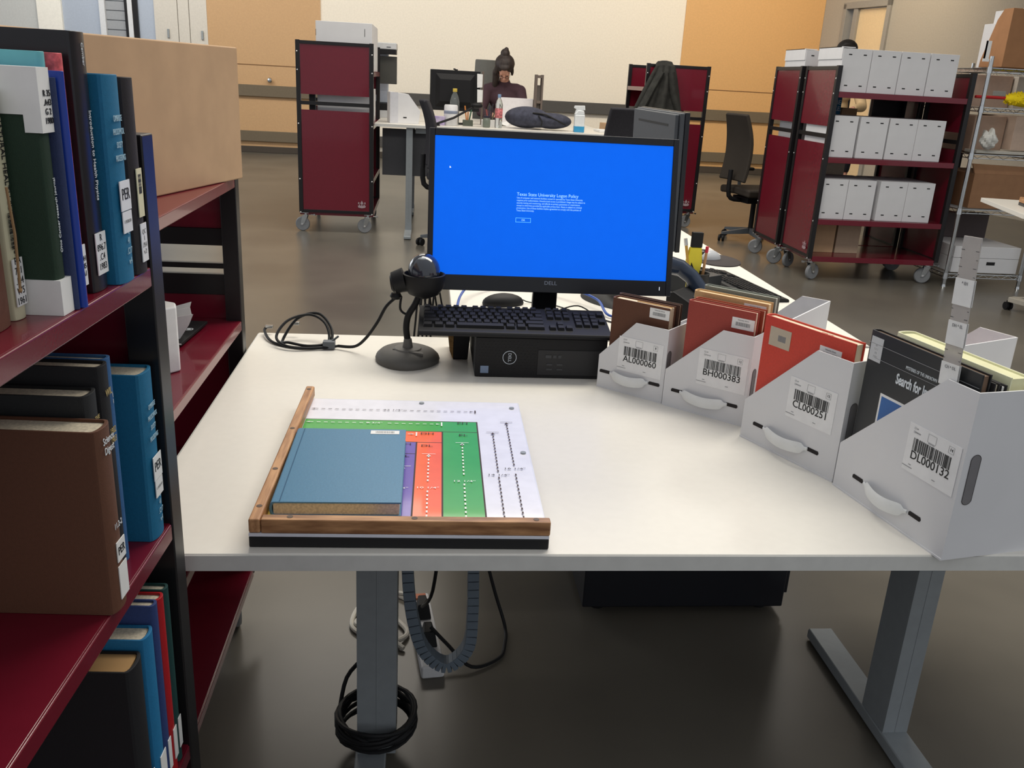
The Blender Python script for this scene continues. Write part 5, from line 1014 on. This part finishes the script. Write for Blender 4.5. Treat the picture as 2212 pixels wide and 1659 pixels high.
rb('storage_bin', 'black lidded bin behind the brown carton on the wire shelving', 'bin', .03, .70, RS[1], .3, .4, .39, m_blkpl)
for k, (l_, z, h) in enumerate((('lower white lidded carton with a dark hand hole on the bottom wire shelf', RS[0], .115), ('upper white carton stacked on the lidded one on the bottom wire shelf', RS[0]+.117, .09))):
    rb('white_carton', l_, 'box', .03, .05, z, .55, .8, h, m_wht)
b = MB(); b.box((0,0,0),(.07,.002,.025)); single('hand_hole', 'dark hand hole in the lower white carton', 'hand hole', b, m_ink, (4.40, 6.5485, .17), smooth=False)
bpy.data.objects['hand_hole'].parent = None
rb('screen_board', 'dark grey board leaning on the bottom wire shelf above the white cartons', 'board', .05, .50, RS[0]+.21, .5, .1, .20, mat('board_taupe', (84,74,74), .7))
# small mobile table at the right edge
t = thing('mobile_table', 'small white mobile table poking in at the right edge', 'table', (3.66, 5.66, 0)); b = MB(); b.prism([(0,0),(-.25,-.82),(.55,-1.02),(.80,-.20)][::-1], .755, .782); obj('table_top', b, m_top, t, bevel=.002, smooth=False)
b = MB(); b.box((.55,-.35,.07),(.60,-.29,.755)); obj('column', b, m_steel, t, bevel=.003, smooth=False); b = MB(); b.prism([(.43,.10),(.49,.13),(.62,-.33),(.30,-.90),(.25,-.87),(.55,-.32)][::-1], .06, .095); b.prism([(.43,.10),(.49,.13),(1.0,.12),(1.0,.07)][::-1], .062, .093); obj('base_bar', b, mat('pale_beige_bar', (176,170,158), .5), t, bevel=.004, smooth=False)
for x, y in ((.455,.12), (.29,-.86), (.95,.09)):
    b = MB(); [b.cyl((x+s_,y,.028),(x+s_+.014,y,.028), .028, n=16) for s_ in (-.022,.008)]; b.box((x-.01,y-.01,.028),(x+.01,y+.01,.064)); obj('castor', b, m_blkpl, t)
t = thing('sizing_board', 'second oak railed sizing board on the mobile table at the right edge', 'measuring board', (3.66, 5.22, .7825), math.radians(-18)); b = MB(); b.box((0,-.3,0),(.5,.10,.018)); obj('base', b, m_blk, t, bevel=.002, smooth=False); b = MB(); b.box((0,.075,.0185),(.5,.10,.05)); obj('rail', b, m_wood, t, bevel=.003); b = MB(); b.box((0,-.3,.0185),(.02,.074,.045)); obj('rail', b, m_wood, t, bevel=.003)
